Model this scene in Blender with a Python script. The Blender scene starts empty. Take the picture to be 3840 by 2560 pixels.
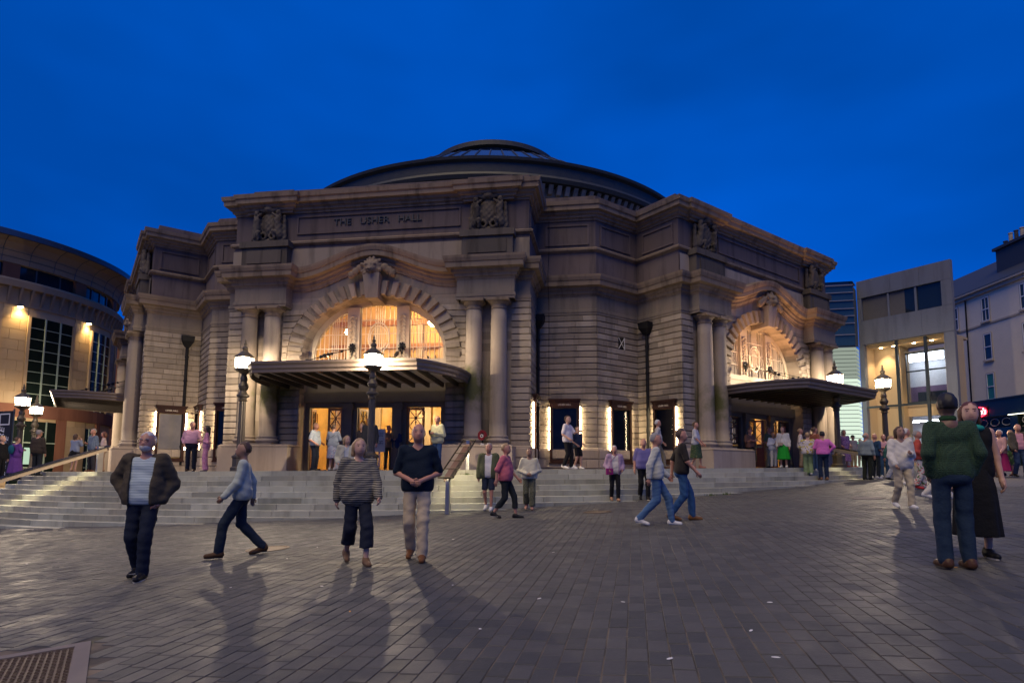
import bpy, math, random
import numpy as np
from mathutils import Vector, Matrix
sin, cos, pi = math.sin, math.cos, math.pi
R = math.radians
random.seed(7)
SC = bpy.context.scene
COL = SC.collection

# ------------------------------------------------------------------ camera
CAM_Z = 1.27
cam_data = bpy.data.cameras.new('camera')
cam = bpy.data.objects.new('camera', cam_data)
COL.objects.link(cam)
cam_data.sensor_width = 36.0
cam_data.lens = 2218.4 / 3840 * 36.0
cam_data.shift_y = 259.06 / 3840
cam_data.clip_start = 0.05
cam_data.clip_end = 3000
cam.matrix_world = Matrix.Translation((0, 0, CAM_Z)) @ Matrix.Rotation(pi / 2 + 0.0966, 4, 'X') @ Matrix.Rotation(0.0068, 4, 'Z')
SC.camera = cam

# ------------------------------------------------------------------ sky, sun, exposure
SUN_EL, SUN_AZ = R(58), R(200)          # soft warm town light from behind the camera
world = bpy.data.worlds.new('World')
SC.world = world
world.use_nodes = True
wn = world.node_tree.nodes
wl = world.node_tree.links
wn.clear()
w_out = wn.new('ShaderNodeOutputWorld')
w_bg = wn.new('ShaderNodeBackground')
w_sky = wn.new('ShaderNodeTexSky')
w_sky.sky_type = 'NISHITA'
w_sky.sun_disc = False
w_sky.sun_elevation = R(3)
w_sky.sun_rotation = R(180)
w_sky.ozone_density = 6.0
w_sky.dust_density = 0.2
# the blue hour: the sky model is dimmed and tinted towards deep twilight blue
w_mul = wn.new('ShaderNodeMix'); w_mul.data_type = 'RGBA'; w_mul.blend_type = 'MULTIPLY'
w_mul.inputs[0].default_value = 1.0
w_mul.inputs[7].default_value = (0.0, 0.05, 0.16, 1)
w_mix = wn.new('ShaderNodeMix'); w_mix.data_type = 'RGBA'
w_mix.inputs[0].default_value = 0.8
w_mix.inputs[7].default_value = (0.0, 0.108, 0.625, 1)
w_tc = wn.new('ShaderNodeTexCoord')
w_no = wn.new('ShaderNodeTexNoise'); w_no.inputs['Scale'].default_value = 1.1; w_no.inputs['Detail'].default_value = 4
w_mp = wn.new('ShaderNodeMapping'); w_mp.inputs['Scale'].default_value = (1, 1, 2.4)
w_rg = wn.new('ShaderNodeMapRange'); w_rg.inputs[1].default_value = .36; w_rg.inputs[2].default_value = .64; w_rg.inputs[3].default_value = 0.72; w_rg.inputs[4].default_value = 1.2
w_m2 = wn.new('ShaderNodeMix'); w_m2.data_type = 'RGBA'; w_m2.blend_type = 'MULTIPLY'; w_m2.inputs[0].default_value = 1.0
wl.new(w_tc.outputs['Generated'], w_mp.inputs['Vector'])
wl.new(w_mp.outputs[0], w_no.inputs['Vector'])
wl.new(w_no.outputs[0], w_rg.inputs[0])
wl.new(w_sky.outputs[0], w_mul.inputs[6])
wl.new(w_mul.outputs[2], w_mix.inputs[6])
wl.new(w_mix.outputs[2], w_m2.inputs[6])
wl.new(w_rg.outputs[0], w_m2.inputs[7])
wl.new(w_m2.outputs[2], w_bg.inputs['Color'])
w_bg.inputs['Strength'].default_value = 1.0
wl.new(w_bg.outputs[0], w_out.inputs[0])

sun_data = bpy.data.lights.new('sun', 'SUN')
sun_data.energy = 1.9
sun_data.angle = R(45)
sun_data.color = (1.0, 0.77, 0.38)
sun = bpy.data.objects.new('sun', sun_data)
COL.objects.link(sun)
sun.rotation_euler = (pi / 2 - SUN_EL, 0, R(-22))
sun.location = (0, -10, 30)

vs = SC.view_settings
vs.view_transform = 'Standard'
vs.look = 'None'
vs.exposure = 0.0
vs.gamma = 1.0
SC.cycles.use_denoising = True
SC.cycles.use_adaptive_sampling = True
SC.cycles.max_bounces = 6
SC.cycles.diffuse_bounces = 3
SC.cycles.glossy_bounces = 3
SC.cycles.transparent_max_bounces = 10
SC.cycles.sample_clamp_indirect = 4.0
SC.cycles.caustics_reflective = False
SC.cycles.caustics_refractive = False

# ------------------------------------------------------------------ helpers
class MB:
    """collects verts and faces, links them as one mesh object"""
    def __init__(s):
        s.v = []; s.f = []
    def add(s, vs_, fs_):
        b = len(s.v)
        s.v += [tuple(map(float, p)) for p in vs_]
        s.f += [tuple(b + i for i in f) for f in fs_]
        return s
    def quad(s, a, b, c, d):
        return s.add([a, b, c, d], [(0, 1, 2, 3)])
    def hexa(s, p):                      # 8 points: bottom 0-3, top 4-7
        return s.add(p, [(3, 2, 1, 0), (4, 5, 6, 7), (0, 1, 5, 4), (1, 2, 6, 5), (2, 3, 7, 6), (3, 0, 4, 7)])
    def box(s, x0, x1, y0, y1, z0, z1):
        return s.hexa([(x0, y0, z0), (x1, y0, z0), (x1, y1, z0), (x0, y1, z0), (x0, y0, z1), (x1, y0, z1), (x1, y1, z1), (x0, y1, z1)])
    def prism(s, poly, z0, z1):
        n = len(poly)
        vs_ = [(p[0], p[1], z0) for p in poly] + [(p[0], p[1], z1) for p in poly]
        fs_ = [tuple(range(n))[::-1], tuple(range(n, 2 * n))] + [(i, (i + 1) % n, n + (i + 1) % n, n + i) for i in range(n)]
        return s.add(vs_, fs_)
    def lathe(s, prof, n=20, c=(0, 0, 0), a0=0.0, a1=2 * pi):
        full = abs(a1 - a0 - 2 * pi) < 1e-6
        m = n if full else n + 1
        vs_ = []
        for r, z in prof:
            for i in range(m):
                a = a0 + (a1 - a0) * i / n
                vs_.append((c[0] + r * cos(a), c[1] + r * sin(a), c[2] + z))
        fs_ = []
        for j in range(len(prof) - 1):
            for i in range(n):
                i2 = (i + 1) % m
                fs_.append((j * m + i, j * m + i2, (j + 1) * m + i2, (j + 1) * m + i))
        if full:
            fs_.append(tuple(range(m))[::-1]); fs_.append(tuple((len(prof) - 1) * m + i for i in range(m)))
        return s.add(vs_, fs_)
    def tube(s, pts, r, n=8):
        pts = [Vector(p) for p in pts]
        rr = r if isinstance(r, (list, tuple)) else [r] * len(pts)
        vs_ = []; fs_ = []
        for i, p in enumerate(pts):
            d = (pts[min(i + 1, len(pts) - 1)] - pts[max(i - 1, 0)]).normalized()
            ref = Vector((0, 0, 1)) if abs(d.z) < .95 else Vector((1, 0, 0))
            a = d.cross(ref).normalized(); b = d.cross(a).normalized()
            for j in range(n):
                t = 2 * pi * j / n
                vs_.append(p + a * (rr[i] * cos(t)) + b * (rr[i] * sin(t)))
        m = len(pts)
        for i in range(m - 1):
            for j in range(n):
                fs_.append((i * n + j, i * n + (j + 1) % n, (i + 1) * n + (j + 1) % n, (i + 1) * n + j))
        fs_.append(tuple(range(n))[::-1]); fs_.append(tuple((m - 1) * n + j for j in range(n)))
        return s.add(vs_, fs_)
    def bar(s, a, b, w, h, up=(0, 0, 1)):  # rectangular bar from a to b
        a = Vector(a); b = Vector(b); d = (b - a).normalized(); u = Vector(up)
        sd = d.cross(u)
        if sd.length < 1e-4: sd = d.cross(Vector((1, 0, 0)))
        sd.normalize(); u = sd.cross(d).normalized()
        sd *= w / 2; u *= h / 2
        return s.hexa([a - sd - u, b - sd - u, b + sd - u, a + sd - u, a - sd + u, b - sd + u, b + sd + u, a + sd + u])
    def sweep(s, path, prof, close=True):
        """path: plan points (x,y); prof: (offset, z) closed section; mitred"""
        n = len(path); m = len(prof); vs_ = []
        for i in range(n):
            p = Vector(path[i])
            def nrm(a, b):
                d = (Vector(b) - Vector(a)).normalized(); return Vector((d.y, -d.x))
            n1 = nrm(path[i - 1], path[i]) if i > 0 else nrm(path[i], path[i + 1])
            n2 = nrm(path[i], path[i + 1]) if i < n - 1 else n1
            mt = (n1 + n2); mt = mt / max(.2, mt.dot(n1))
            for o, z in prof:
                vs_.append((p.x + mt.x * o, p.y + mt.y * o, z))
        fs_ = []
        for i in range(n - 1):
            for j in range(m if close else m - 1):
                j2 = (j + 1) % m
                fs_.append((i * m + j, i * m + j2, (i + 1) * m + j2, (i + 1) * m + j))
        if close:
            fs_.append(tuple(range(m))[::-1]); fs_.append(tuple((n - 1) * m + j for j in range(m)))
        return s.add(vs_, fs_)
    def xf(s, M):
        s.v = [tuple(M @ Vector(p)) for p in s.v]; return s
    def mesh(s, name, mat, smooth=False):
        me = bpy.data.meshes.new(name)
        me.from_pydata(s.v, [], s.f)
        if mat is not None: me.materials.append(mat)
        if smooth:
            me.polygons.foreach_set('use_smooth', [True] * len(me.polygons))
        me.update()
        return me
    def build(s, name, mat, parent=None, smooth=False, world=True, **kw):
        return link(name, s.mesh(name, mat, smooth), parent, world, **kw)

def link(name, me, parent=None, world=True, **kw):
    o = bpy.data.objects.new(name, me)
    COL.objects.link(o)
    if parent is not None:
        o.parent = parent
        if world and parent.get('_w') is not None:
            o.matrix_parent_inverse = PINV[parent.name]
    for k, v in kw.items(): o[k] = v
    if parent is not None and world and parent.get('_w') is None and parent.type == 'MESH':
        pass
    return o

PINV = {}
def thing(name, label, cat, loc=(0, 0, 0), rz=0.0, group=None, local=False):
    o = bpy.data.objects.new(name, None)
    COL.objects.link(o)
    o.empty_display_size = .2
    M = Matrix.Translation(loc) @ Matrix.Rotation(rz, 4, 'Z')
    o.matrix_world = M
    o['label'] = label; o['category'] = cat
    if group: o['group'] = group
    if not local:
        o['_w'] = 1; PINV[o.name] = M.inverted()
    return o
def tag(o, label=None, cat=None, group=None, kind=None):
    if label: o['label'] = label
    if cat: o['category'] = cat
    if group: o['group'] = group
    if kind: o['kind'] = kind
    return o
def struct(o):
    o['kind'] = 'structure'; return o
def kids(o): return [c for c in bpy.data.objects if c.parent == o]
def copy_tree(o, parent=None):
    c = o.copy(); COL.objects.link(c)
    if parent is not None: c.parent = parent
    for ch in o.children: copy_tree(ch, c)
    return c
def text_mb(txt, size, depth=.01, shear=0.0, align='CENTER', width=None):
    cu = bpy.data.curves.new('txt', 'FONT'); cu.body = txt; cu.size = size; cu.extrude = depth / 2
    cu.align_x = align; cu.align_y = 'CENTER'; cu.shear = shear; cu.resolution_u = 3
    ob = bpy.data.objects.new('txt', cu); COL.objects.link(ob)
    dg = bpy.context.evaluated_depsgraph_get()
    me = bpy.data.meshes.new_from_object(ob.evaluated_get(dg))
    mb = MB(); mb.v = [tuple(v.co) for v in me.vertices]; mb.f = [tuple(p.vertices) for p in me.polygons]
    bpy.data.objects.remove(ob); bpy.data.curves.remove(cu); bpy.data.meshes.remove(me)
    if width:
        xs = [p[0] for p in mb.v]; k = width / (max(xs) - min(xs))
        mb.v = [(p[0] * k, p[1], p[2]) for p in mb.v]
    return mb
def frame(origin, xdir, ydir):
    x = Vector(xdir).normalized(); y = Vector(ydir).normalized(); z = x.cross(y)
    M = Matrix((x, y, z)).transposed().to_4x4(); M.translation = Vector(origin); return M

# projection (to choose which pieces show largest)
def px(p):
    d = (p[0], p[1], p[2] - CAM_Z); cp, sp = cos(.0966), sin(.0966)
    fw = d[1] * cp + d[2] * sp; up = -d[1] * sp + d[2] * cp
    if fw < .1: return None
    x = 2218.4 * d[0] / fw; y = -2218.4 * up / fw
    return (1920 + x - .0068 * y, 1539 + .0068 * x + y, fw)

# ------------------------------------------------------------------ materials
MATS = {}
def nodes(name):
    m = bpy.data.materials.new(name); m.use_nodes = True
    nt = m.node_tree; b = nt.nodes['Principled BSDF']
    MATS[name] = m
    return m, nt, b
def N(nt, typ, **kw):
    n = nt.nodes.new(typ)
    for k, v in kw.items(): setattr(n, k, v)
    return n
def mixc(nt, a, b, fac, blend='MIX'):
    n = N(nt, 'ShaderNodeMix', data_type='RGBA', blend_type=blend)
    for i, v in ((6, a), (7, b), (0, fac)):
        if hasattr(v, 'is_linked') or isinstance(v, bpy.types.NodeSocket): nt.links.new(v, n.inputs[i])
        elif i == 0: n.inputs[0].default_value = v
        else: n.inputs[i].default_value = (*v, 1) if len(v) == 3 else v
    return n.outputs[2]
def ramp(nt, src, lo, hi, a=0.0, b=1.0):
    n = N(nt, 'ShaderNodeMapRange'); nt.links.new(src, n.inputs[0])
    n.inputs[1].default_value = lo; n.inputs[2].default_value = hi; n.inputs[3].default_value = a; n.inputs[4].default_value = b
    n.clamp = True
    return n.outputs[0]
def noise(nt, scale, detail=4, vec=None, rough=.6):
    n = N(nt, 'ShaderNodeTexNoise'); n.inputs['Scale'].default_value = scale; n.inputs['Detail'].default_value = detail; n.inputs['Roughness'].default_value = rough
    if vec is not None: nt.links.new(vec, n.inputs['Vector'])
    return n.outputs[0]
def coords(nt, kind='Object', scale=(1, 1, 1), rot=(0, 0, 0)):
    t = N(nt, 'ShaderNodeTexCoord'); mp = N(nt, 'ShaderNodeMapping'); mp.inputs['Scale'].default_value = scale; mp.inputs['Rotation'].default_value = rot
    nt.links.new(t.outputs[kind], mp.inputs['Vector']); return mp.outputs[0]
def worldpos(nt, scale=(1, 1, 1)):
    g = N(nt, 'ShaderNodeNewGeometry'); mp = N(nt, 'ShaderNodeMapping'); mp.inputs['Scale'].default_value = scale
    nt.links.new(g.outputs['Position'], mp.inputs['Vector']); return mp.outputs[0]
def pieces(nt):
    """one random value per loose piece of a mesh and per object"""
    g = N(nt, 'ShaderNodeNewGeometry'); o = N(nt, 'ShaderNodeObjectInfo'); a = N(nt, 'ShaderNodeMath', operation='ADD'); f = N(nt, 'ShaderNodeMath', operation='FRACT')
    nt.links.new(g.outputs['Random Per Island'], a.inputs[0]); nt.links.new(o.outputs['Random'], a.inputs[1]); nt.links.new(a.outputs[0], f.inputs[0]); return f.outputs[0]
def bump(nt, b, h, strength=.3, dist=.02):
    n = N(nt, 'ShaderNodeBump'); n.inputs['Strength'].default_value = strength; n.inputs['Distance'].default_value = dist
    nt.links.new(h, n.inputs['Height']); nt.links.new(n.outputs[0], b.inputs['Normal'])
def plain(name, col, rough=.6, metal=0.0, var=.15, scale=6, spec=.5, bmp=0):
    m, nt, b = nodes(name)
    n = noise(nt, scale, 4, worldpos(nt))
    c = mixc(nt, [x * (1 - var) for x in col], [min(1, x * (1 + var)) for x in col], n)
    nt.links.new(c, b.inputs['Base Color']); b.inputs['Roughness'].default_value = rough; b.inputs['Metallic'].default_value = metal
    b.inputs['Specular IOR Level'].default_value = spec
    if bmp: bump(nt, b, noise(nt, scale * 6, 3, worldpos(nt)), bmp, .01)
    return m
def emit(name, col, strength, var=0):
    m, nt, b = nodes(name)
    e = N(nt, 'ShaderNodeEmission'); e.inputs[0].default_value = (*col, 1); e.inputs[1].default_value = strength
    nt.links.new(e.outputs[0], nt.nodes['Material Output'].inputs[0]); nt.nodes.remove(b)
    return m
def glass(name, tint=(.8, .85, .9), refl=.10, rough=.03):
    m, nt, b = nodes(name); nt.nodes.remove(b)
    t = N(nt, 'ShaderNodeBsdfTransparent'); t.inputs[0].default_value = (*tint, 1)
    g = N(nt, 'ShaderNodeBsdfGlossy'); g.inputs['Roughness'].default_value = rough
    fr = N(nt, 'ShaderNodeFresnel'); fr.inputs[0].default_value = 1.5
    a = N(nt, 'ShaderNodeMath', operation='ADD'); a.inputs[1].default_value = refl; nt.links.new(fr.outputs[0], a.inputs[0])
    mx = N(nt, 'ShaderNodeMixShader'); nt.links.new(a.outputs[0], mx.inputs[0]); nt.links.new(t.outputs[0], mx.inputs[1]); nt.links.new(g.outputs[0], mx.inputs[2])
    nt.links.new(mx.outputs[0], nt.nodes['Material Output'].inputs[0])
    return m
def stone(name, col, dark=.55, block=.22, rough=.85, stain=.5, moss=0.0, algae=()):
    m, nt, b = nodes(name)
    rnd = pieces(nt)
    wp = worldpos(nt)
    big = noise(nt, .55, 5, wp); fine = noise(nt, 9, 4, wp)
    streak = noise(nt, 1.0, 5, worldpos(nt, (2.6, 2.6, .28)))
    c = mixc(nt, [x * (1 - block) for x in col], [min(1, x * (1 + block)) for x in col], rnd)
    warm = mixc(nt, c, [col[0] * 1.05, col[1] * .92, col[2] * .8], ramp(nt, big, .35, .75, 0, .6))
    grain = mixc(nt, warm, (.5, .5, .5), ramp(nt, fine, .3, .8, 0, .12), 'MULTIPLY')
    dk = mixc(nt, grain, [x * dark * .45 for x in col], ramp(nt, streak, .50, .74, 0, stain))
    if moss:
        dk = mixc(nt, dk, (.10, .12, .04), ramp(nt, noise(nt, 1.3, 5, wp), .5, .7, 0, moss))
    for p in algae:                       # green algae where water runs off a canopy
        ds = N(nt, 'ShaderNodeVectorMath', operation='DISTANCE'); ds.inputs[1].default_value = p; nt.links.new(wp, ds.inputs[0])
        ad = N(nt, 'ShaderNodeMath', operation='MULTIPLY_ADD'); nt.links.new(noise(nt, 2.2, 4, wp), ad.inputs[0]); ad.inputs[1].default_value = 1.6; nt.links.new(ds.outputs['Value'], ad.inputs[2])
        dk = mixc(nt, dk, (.075, .085, .012), ramp(nt, ad.outputs[0], 1.1, 1.75, .85, 0))
    nt.links.new(dk, b.inputs['Base Color']); b.inputs['Roughness'].default_value = rough; b.inputs['Specular IOR Level'].default_value = .25
    bump(nt, b, noise(nt, 26, 4, wp), .25, .012)
    return m
# ------------------------------------------------------------------ stone and setting materials
M_STONE = stone('sandstone', (.30, .255, .205), block=.33, stain=.6, algae=((-9.1, 22.1, 4.0), (-1.5, 20.9, 4.1), (7.9, 23.2, 3.9)))
M_STONE_TRIM = stone('sandstone_trim', (.24, .187, .138), stain=.85, block=.12)
M_STONE_ATTIC = stone('sandstone_weathered_dimmed', (.135, .108, .105), stain=.65)  # dirtier attic stone, its colour also darkened for light fading up the facade
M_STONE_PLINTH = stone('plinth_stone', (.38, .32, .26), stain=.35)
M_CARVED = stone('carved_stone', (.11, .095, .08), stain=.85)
M_STEP = stone('step_granite', (.38, .385, .32), stain=.45, block=.3, rough=.7, moss=.18)
M_PLAT = stone('platform_paving', (.22, .20, .18), stain=.2)
def paver_mat():
    m, nt, b = nodes('paver_stone')
    rnd = pieces(nt); wp = worldpos(nt)
    c = mixc(nt, (.060, .061, .059), (.100, .096, .089), rnd)
    st = ramp(nt, noise(nt, .8, 5, wp), .35, .75, 0, .45)
    c = mixc(nt, c, (.05, .049, .05), st)
    c = mixc(nt, c, (.14, .13, .12), ramp(nt, noise(nt, 40, 4, wp), .6, .8, 0, .4))
    nt.links.new(c, b.inputs['Base Color'])
    rg = ramp(nt, noise(nt, 3, 4, wp), .3, .8, .5, .85); nt.links.new(rg, b.inputs['Roughness'])
    b.inputs['Specular IOR Level'].default_value = .25
    bump(nt, b, noise(nt, 55, 4, wp), .35, .008)
    return m
M_PAVER = paver_mat()
def joint_mat():
    m, nt, b = nodes('joint_sand'); wp = worldpos(nt)
    c = mixc(nt, (.05, .042, .034), (.24, .18, .12), ramp(nt, noise(nt, 1.6, 5, wp), .42, .70))
    c = mixc(nt, c, (.06, .08, .025), ramp(nt, noise(nt, 3.1, 4, wp), .6, .75, 0, .7))
    nt.links.new(c, b.inputs['Base Color']); b.inputs['Roughness'].default_value = .95
    return m
M_JOINT = joint_mat()
def far_ground_mat():
    m, nt, b = nodes('far_paving')
    br = N(nt, 'ShaderNodeTexBrick'); nt.links.new(worldpos(nt, (1, 1, 1)), br.inputs['Vector'])
    br.inputs['Color1'].default_value = (.11, .105, .105, 1); br.inputs['Color2'].default_value = (.15, .14, .135, 1); br.inputs['Mortar'].default_value = (.05, .045, .04, 1)
    br.inputs['Scale'].default_value = 3.4; br.inputs['Mortar Size'].default_value = .03
    c = mixc(nt, br.outputs[0], (.08, .075, .075), ramp(nt, noise(nt, .4, 4, worldpos(nt)), .4, .7, 0, .5))
    nt.links.new(c, b.inputs['Base Color']); b.inputs['Roughness'].default_value = .65
    return m
M_FAR = far_ground_mat()

# ------------------------------------------------------------------ ground: a plane falling to the left
def gz(x, y):
    return .05 * max(-22, min(24, x)) + .012 * max(-10, min(40, y))
GN = Vector((-.05, -.012, 1)).normalized()
def zp(x): return 1.22 + .0125 * max(-26, min(26, x))      # platform round the hall
SX, SY, R0, TREAD, RISE = -3.0, 43.0, 25.1, .34, .148
mb = MB()
xs = [-400, -120, -60, -22] + [-22 + 2 * i for i in range(1, 23)] + [24, 60, 120, 400]
ys = [-300, -80, -10, 0, 2, 5, 10, 15, 20, 25, 30, 35, 40, 60, 120, 250, 600]
idx = {}
for i, x in enumerate(xs):
    for j, y in enumerate(ys):
        idx[i, j] = len(mb.v); mb.v.append((x, y, gz(x, y) - .0055))
for i in range(len(xs) - 1):
    for j in range(len(ys) - 1):
        mb.f.append((idx[i, j], idx[i + 1, j], idx[i + 1, j + 1], idx[i, j + 1]))
ground = struct(mb.build('ground', M_JOINT))
# far pavement sheets to either side of the plaza
mb = MB()
def sheet(mb, x0, x1, y0, y1, dz, n=8):
    for i in range(n):
        for j in range(n):
            a, b = x0 + (x1 - x0) * i / n, x0 + (x1 - x0) * (i + 1) / n
            c, d = y0 + (y1 - y0) * j / n, y0 + (y1 - y0) * (j + 1) / n
            mb.quad((a, c, gz(a, c) + dz), (b, c, gz(b, c) + dz), (b, d, gz(b, d) + dz), (a, d, gz(a, d) + dz))
sheet(mb, 13.2, 24, 16.05, 40, -.004, 10); sheet(mb, 24, 60, 6, 60, -.004, 6)
sheet(mb, -60, -22, 4, 80, -.004, 6); sheet(mb, -22, -15.8, 18.6, 40, -.004, 6)
struct(mb.build('street_pavement', M_FAR))

plaza = struct(bpy.data.objects.new('plaza', None)); COL.objects.link(plaza)
PD = Vector((sin(R(11.7)), cos(R(11.7)))); PE = Vector((PD.y, -PD.x))
PW, PL, GAP = .137, .245, .006
def in_cover(x, y):
    c = Vector((-3.63, 3.69)); d = Vector((x, y)) - c
    e = Vector((cos(R(33.9)), sin(R(33.9)))); f = Vector((-e.y, e.x))
    return abs(d.dot(e)) < .97 and abs(d.dot(f)) < .82
pav = []
for row in range(-140, 160):
    off = random.random() * PL
    for k in range(-45, 122):
        c = PE * (row * PW) + PD * (k * PL + off)
        x, y = c.x, c.y
        if y < 1.9 or y > 24 or x < -18 or x > 24: continue
        q = px((x, y, gz(x, y)))
        if q is None or q[0] < -260 or q[0] > 4100 or q[1] > 2800: continue
        dist = math.hypot(x - SX, y - SY)
        if dist < R0 + TREAD * max(0, (zp(x) - gz(x, y)) / RISE - 1.0) - .1: continue
        if in_cover(x, y): continue
        if x > 13.3 and y > 16.1: continue
        pav.append((q[2], x, y))
pav.sort()
def paver_local(w, l, h=.05):
    m = MB(); a, b = w / 2, l / 2; e = .004
    lo = [(-a, -b), (a, -b), (a, b), (-a, b)]; hi = [(-a + e, -b + e), (a - e, -b + e), (a - e, b - e), (-a + e, b - e)]
    vs_ = [(*p, -h) for p in lo] + [(*p, -e) for p in lo] + [(*p, 0) for p in hi]
    m.add(vs_, [(0, 1, 5, 4), (1, 2, 6, 5), (2, 3, 7, 6), (3, 0, 4, 7), (4, 5, 9, 8), (5, 6, 10, 9), (6, 7, 11, 10), (7, 4, 8, 11), (8, 9, 10, 11)])
    return m
pav_me = [paver_local(PW - GAP - i * .0012, PL - GAP - i * .003).mesh('paver', M_PAVER) for i in range(4)]
base_rot = Matrix.Rotation(R(-11.7), 3, 'Z')
q_t = Vector((0, 0, 1)).rotation_difference(GN).to_matrix()
def pav_m(x, y):
    jt = Matrix.Rotation(random.gauss(0, .003), 3, 'X') @ Matrix.Rotation(random.gauss(0, .003), 3, 'Y') @ Matrix.Rotation(random.gauss(0, .004), 3, 'Z')
    M = (q_t @ base_rot @ jt).to_4x4(); M.translation = (x, y, gz(x, y) + random.gauss(0, .0012)); return M
for d, x, y in pav[:300]:
    o = bpy.data.objects.new('paver', random.choice(pav_me)); COL.objects.link(o); o.parent = plaza; o.matrix_basis = pav_m(x, y)
rest = MB(); proto = paver_local(PW - GAP, PL - GAP)
pv = np.array(proto.v); V = []; Fc = []
for i, (d, x, y) in enumerate(pav[300:]):
    M = np.array(pav_m(x, y)); V.append(pv @ M[:3, :3].T + M[:3, 3])
V = np.concatenate(V); n0 = len(proto.v); npav = len(pav) - 300
fa = np.array(proto.f); Fc = (fa[None] + (np.arange(npav) * n0)[:, None, None]).reshape(-1, 4)
me = bpy.data.meshes.new('far_pavers'); me.from_pydata(V.tolist(), [], Fc.tolist()); me.materials.append(M_PAVER); me.update()
o = link('far_pavers', me, plaza); o['kind'] = 'stuff'

# iron cover in the paving, lower left
M_IRON = plain('rusty_iron', (.13, .085, .05), .6, .5, .3, 12, bmp=.2)
M_CONC = plain('cover_kerb', (.17, .14, .12), .8)
cv = thing('access_cover', 'rusty chequered iron access cover set in the paving', 'cover', (-3.63, 3.69, gz(-3.63, 3.69)))
Mc = Matrix.Translation((-3.63, 3.69, gz(-3.63, 3.69))) @ (q_t @ Matrix.Rotation(R(33.9), 3, 'Z')).to_4x4()
m = MB(); m.box(-.8, .8, -.65, .65, -.05, -.004); m.xf(Mc).build('plate', M_IRON, cv)
m = MB()
for a in ((-.9, -.8, -.75, .75), (.8, .9, -.75, .75), (-.8, .8, .65, .75), (-.8, .8, -.75, -.65)): m.box(a[0], a[1], a[2], a[3], -.06, .004)
m.xf(Mc).build('kerb_frame', M_CONC, cv)
m = MB()
for i in range(40):
    for j in range(32):
        cx, cy = -.78 + i * .04, -.62 + j * .04; s = .013; t = 1 if (i + j) % 2 else -1
        m.hexa([(cx - s, cy - s * .4 * t - .004, -.004), (cx + s, cy + s * .4 * t - .004, -.004), (cx + s, cy + s * .4 * t + .004, -.004), (cx - s, cy - s * .4 * t + .004, -.004),
                (cx - s, cy - s * .4 * t - .003, .003), (cx + s, cy + s * .4 * t - .003, .003), (cx + s, cy + s * .4 * t + .003, .003), (cx - s, cy - s * .4 * t + .003, .003)])
m.xf(Mc).build('tread_studs', M_IRON, cv, kind='stuff')
# round covers farther out
def round_cover(x, y, r, label, mat):
    o = thing('drain_cover', label, 'cover', (x, y, gz(x, y)))
    M = Matrix.Translation((x, y, gz(x, y) + .001)) @ q_t.to_4x4()
    MB().lathe([(0.01, .004), (r * .86, .006), (r * .88, .002)], 20).xf(M).build('lid', mat, o)
    MB().lathe([(r * .9, 0), (r * .9, .008), (r, .008), (r, 0)], 20).xf(M).build('rim', mat, o)
    return o
round_cover(2.0, 13.9, .33, 'brown round iron cover in the paving below the steps', M_IRON)
round_cover(8.6, 14.4, .36, 'pale worn round cover in the paving near the right handrail', M_CONC)
round_cover(-4.0, 9.9, .34, 'rust coloured round cover behind the walking man in a pale shirt', M_IRON)

# small litter on the paving
M_PAPER = plain('paper', (.75, .72, .66), .8)
M_LEAF = plain('orange_peel', (.7, .33, .05), .7)
for i in range(28):
    for _ in range(40):
        y = 2.6 + 11 * random.random() ** 1.5; x = random.uniform(-.82, .86) * y
        if math.hypot(x - SX, y - SY) > 29: break
    a = random.random() * 6.28; s = random.uniform(.006, .015); l = s * random.uniform(1.2, 3)
    m = MB(); m.lathe([(.01, 0), (1, .0), (.8, .25), (.01, .3)], 7)
    m.v = [(p[0] * l, p[1] * s, p[2] * .008) for p in m.v]
    m.xf(Matrix.Translation((x, y, gz(x, y) + .0015)) @ q_t.to_4x4() @ Matrix.Rotation(a, 4, 'Z'))
    o = m.build('litter_scrap', M_LEAF if i % 11 == 5 else M_PAPER)
    tag(o, 'orange scrap of peel lying on the dark paving' if i % 11 == 5 else 'tiny pale scrap of litter lying on the dark paving', 'litter', 'orange scraps on the paving' if i % 11 == 5 else 'pale litter scraps on the paving')

# ------------------------------------------------------------------ steps and platform
steps = struct(bpy.data.objects.new('steps', None)); COL.objects.link(steps)
def arc_pt(r, a): return (SX + r * sin(a), SY - r * cos(a))
A_L, A_R = R(-40), R(47)
for i in range(1, 12):
    r1 = R0 + TREAD * (i - 1); a = A_L + random.random() * .05
    while a < A_R:
        da = random.uniform(1.0, 1.55) / r1; b = min(a + da, A_R)
        g = .0065 / r1
        xm, ym = arc_pt(r1, (a + b) / 2)
        if zp(xm) - RISE * (i - 1) - RISE * .0 > gz(xm, ym) - .03:
            pts = []
            for dz in (-RISE - .02, 0):
                for rr, aa in ((r1 - .5, a + g), (r1 - .5, b - g), (r1, b - g), (r1, a + g)):
                    x, y = arc_pt(rr, aa); pts.append((x, y, zp(x) - RISE * (i - 1) + dz - .002 * i * 0))
            order = [pts[0], pts[3], pts[2], pts[1], pts[4], pts[7], pts[6], pts[5]]
            q = px((xm, ym, zp(xm)))
            if q and -250 < q[0] < 4000:
                mbs = MB().hexa(order); mbs.build('step_stone', M_STEP, steps)
        a = b
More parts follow.
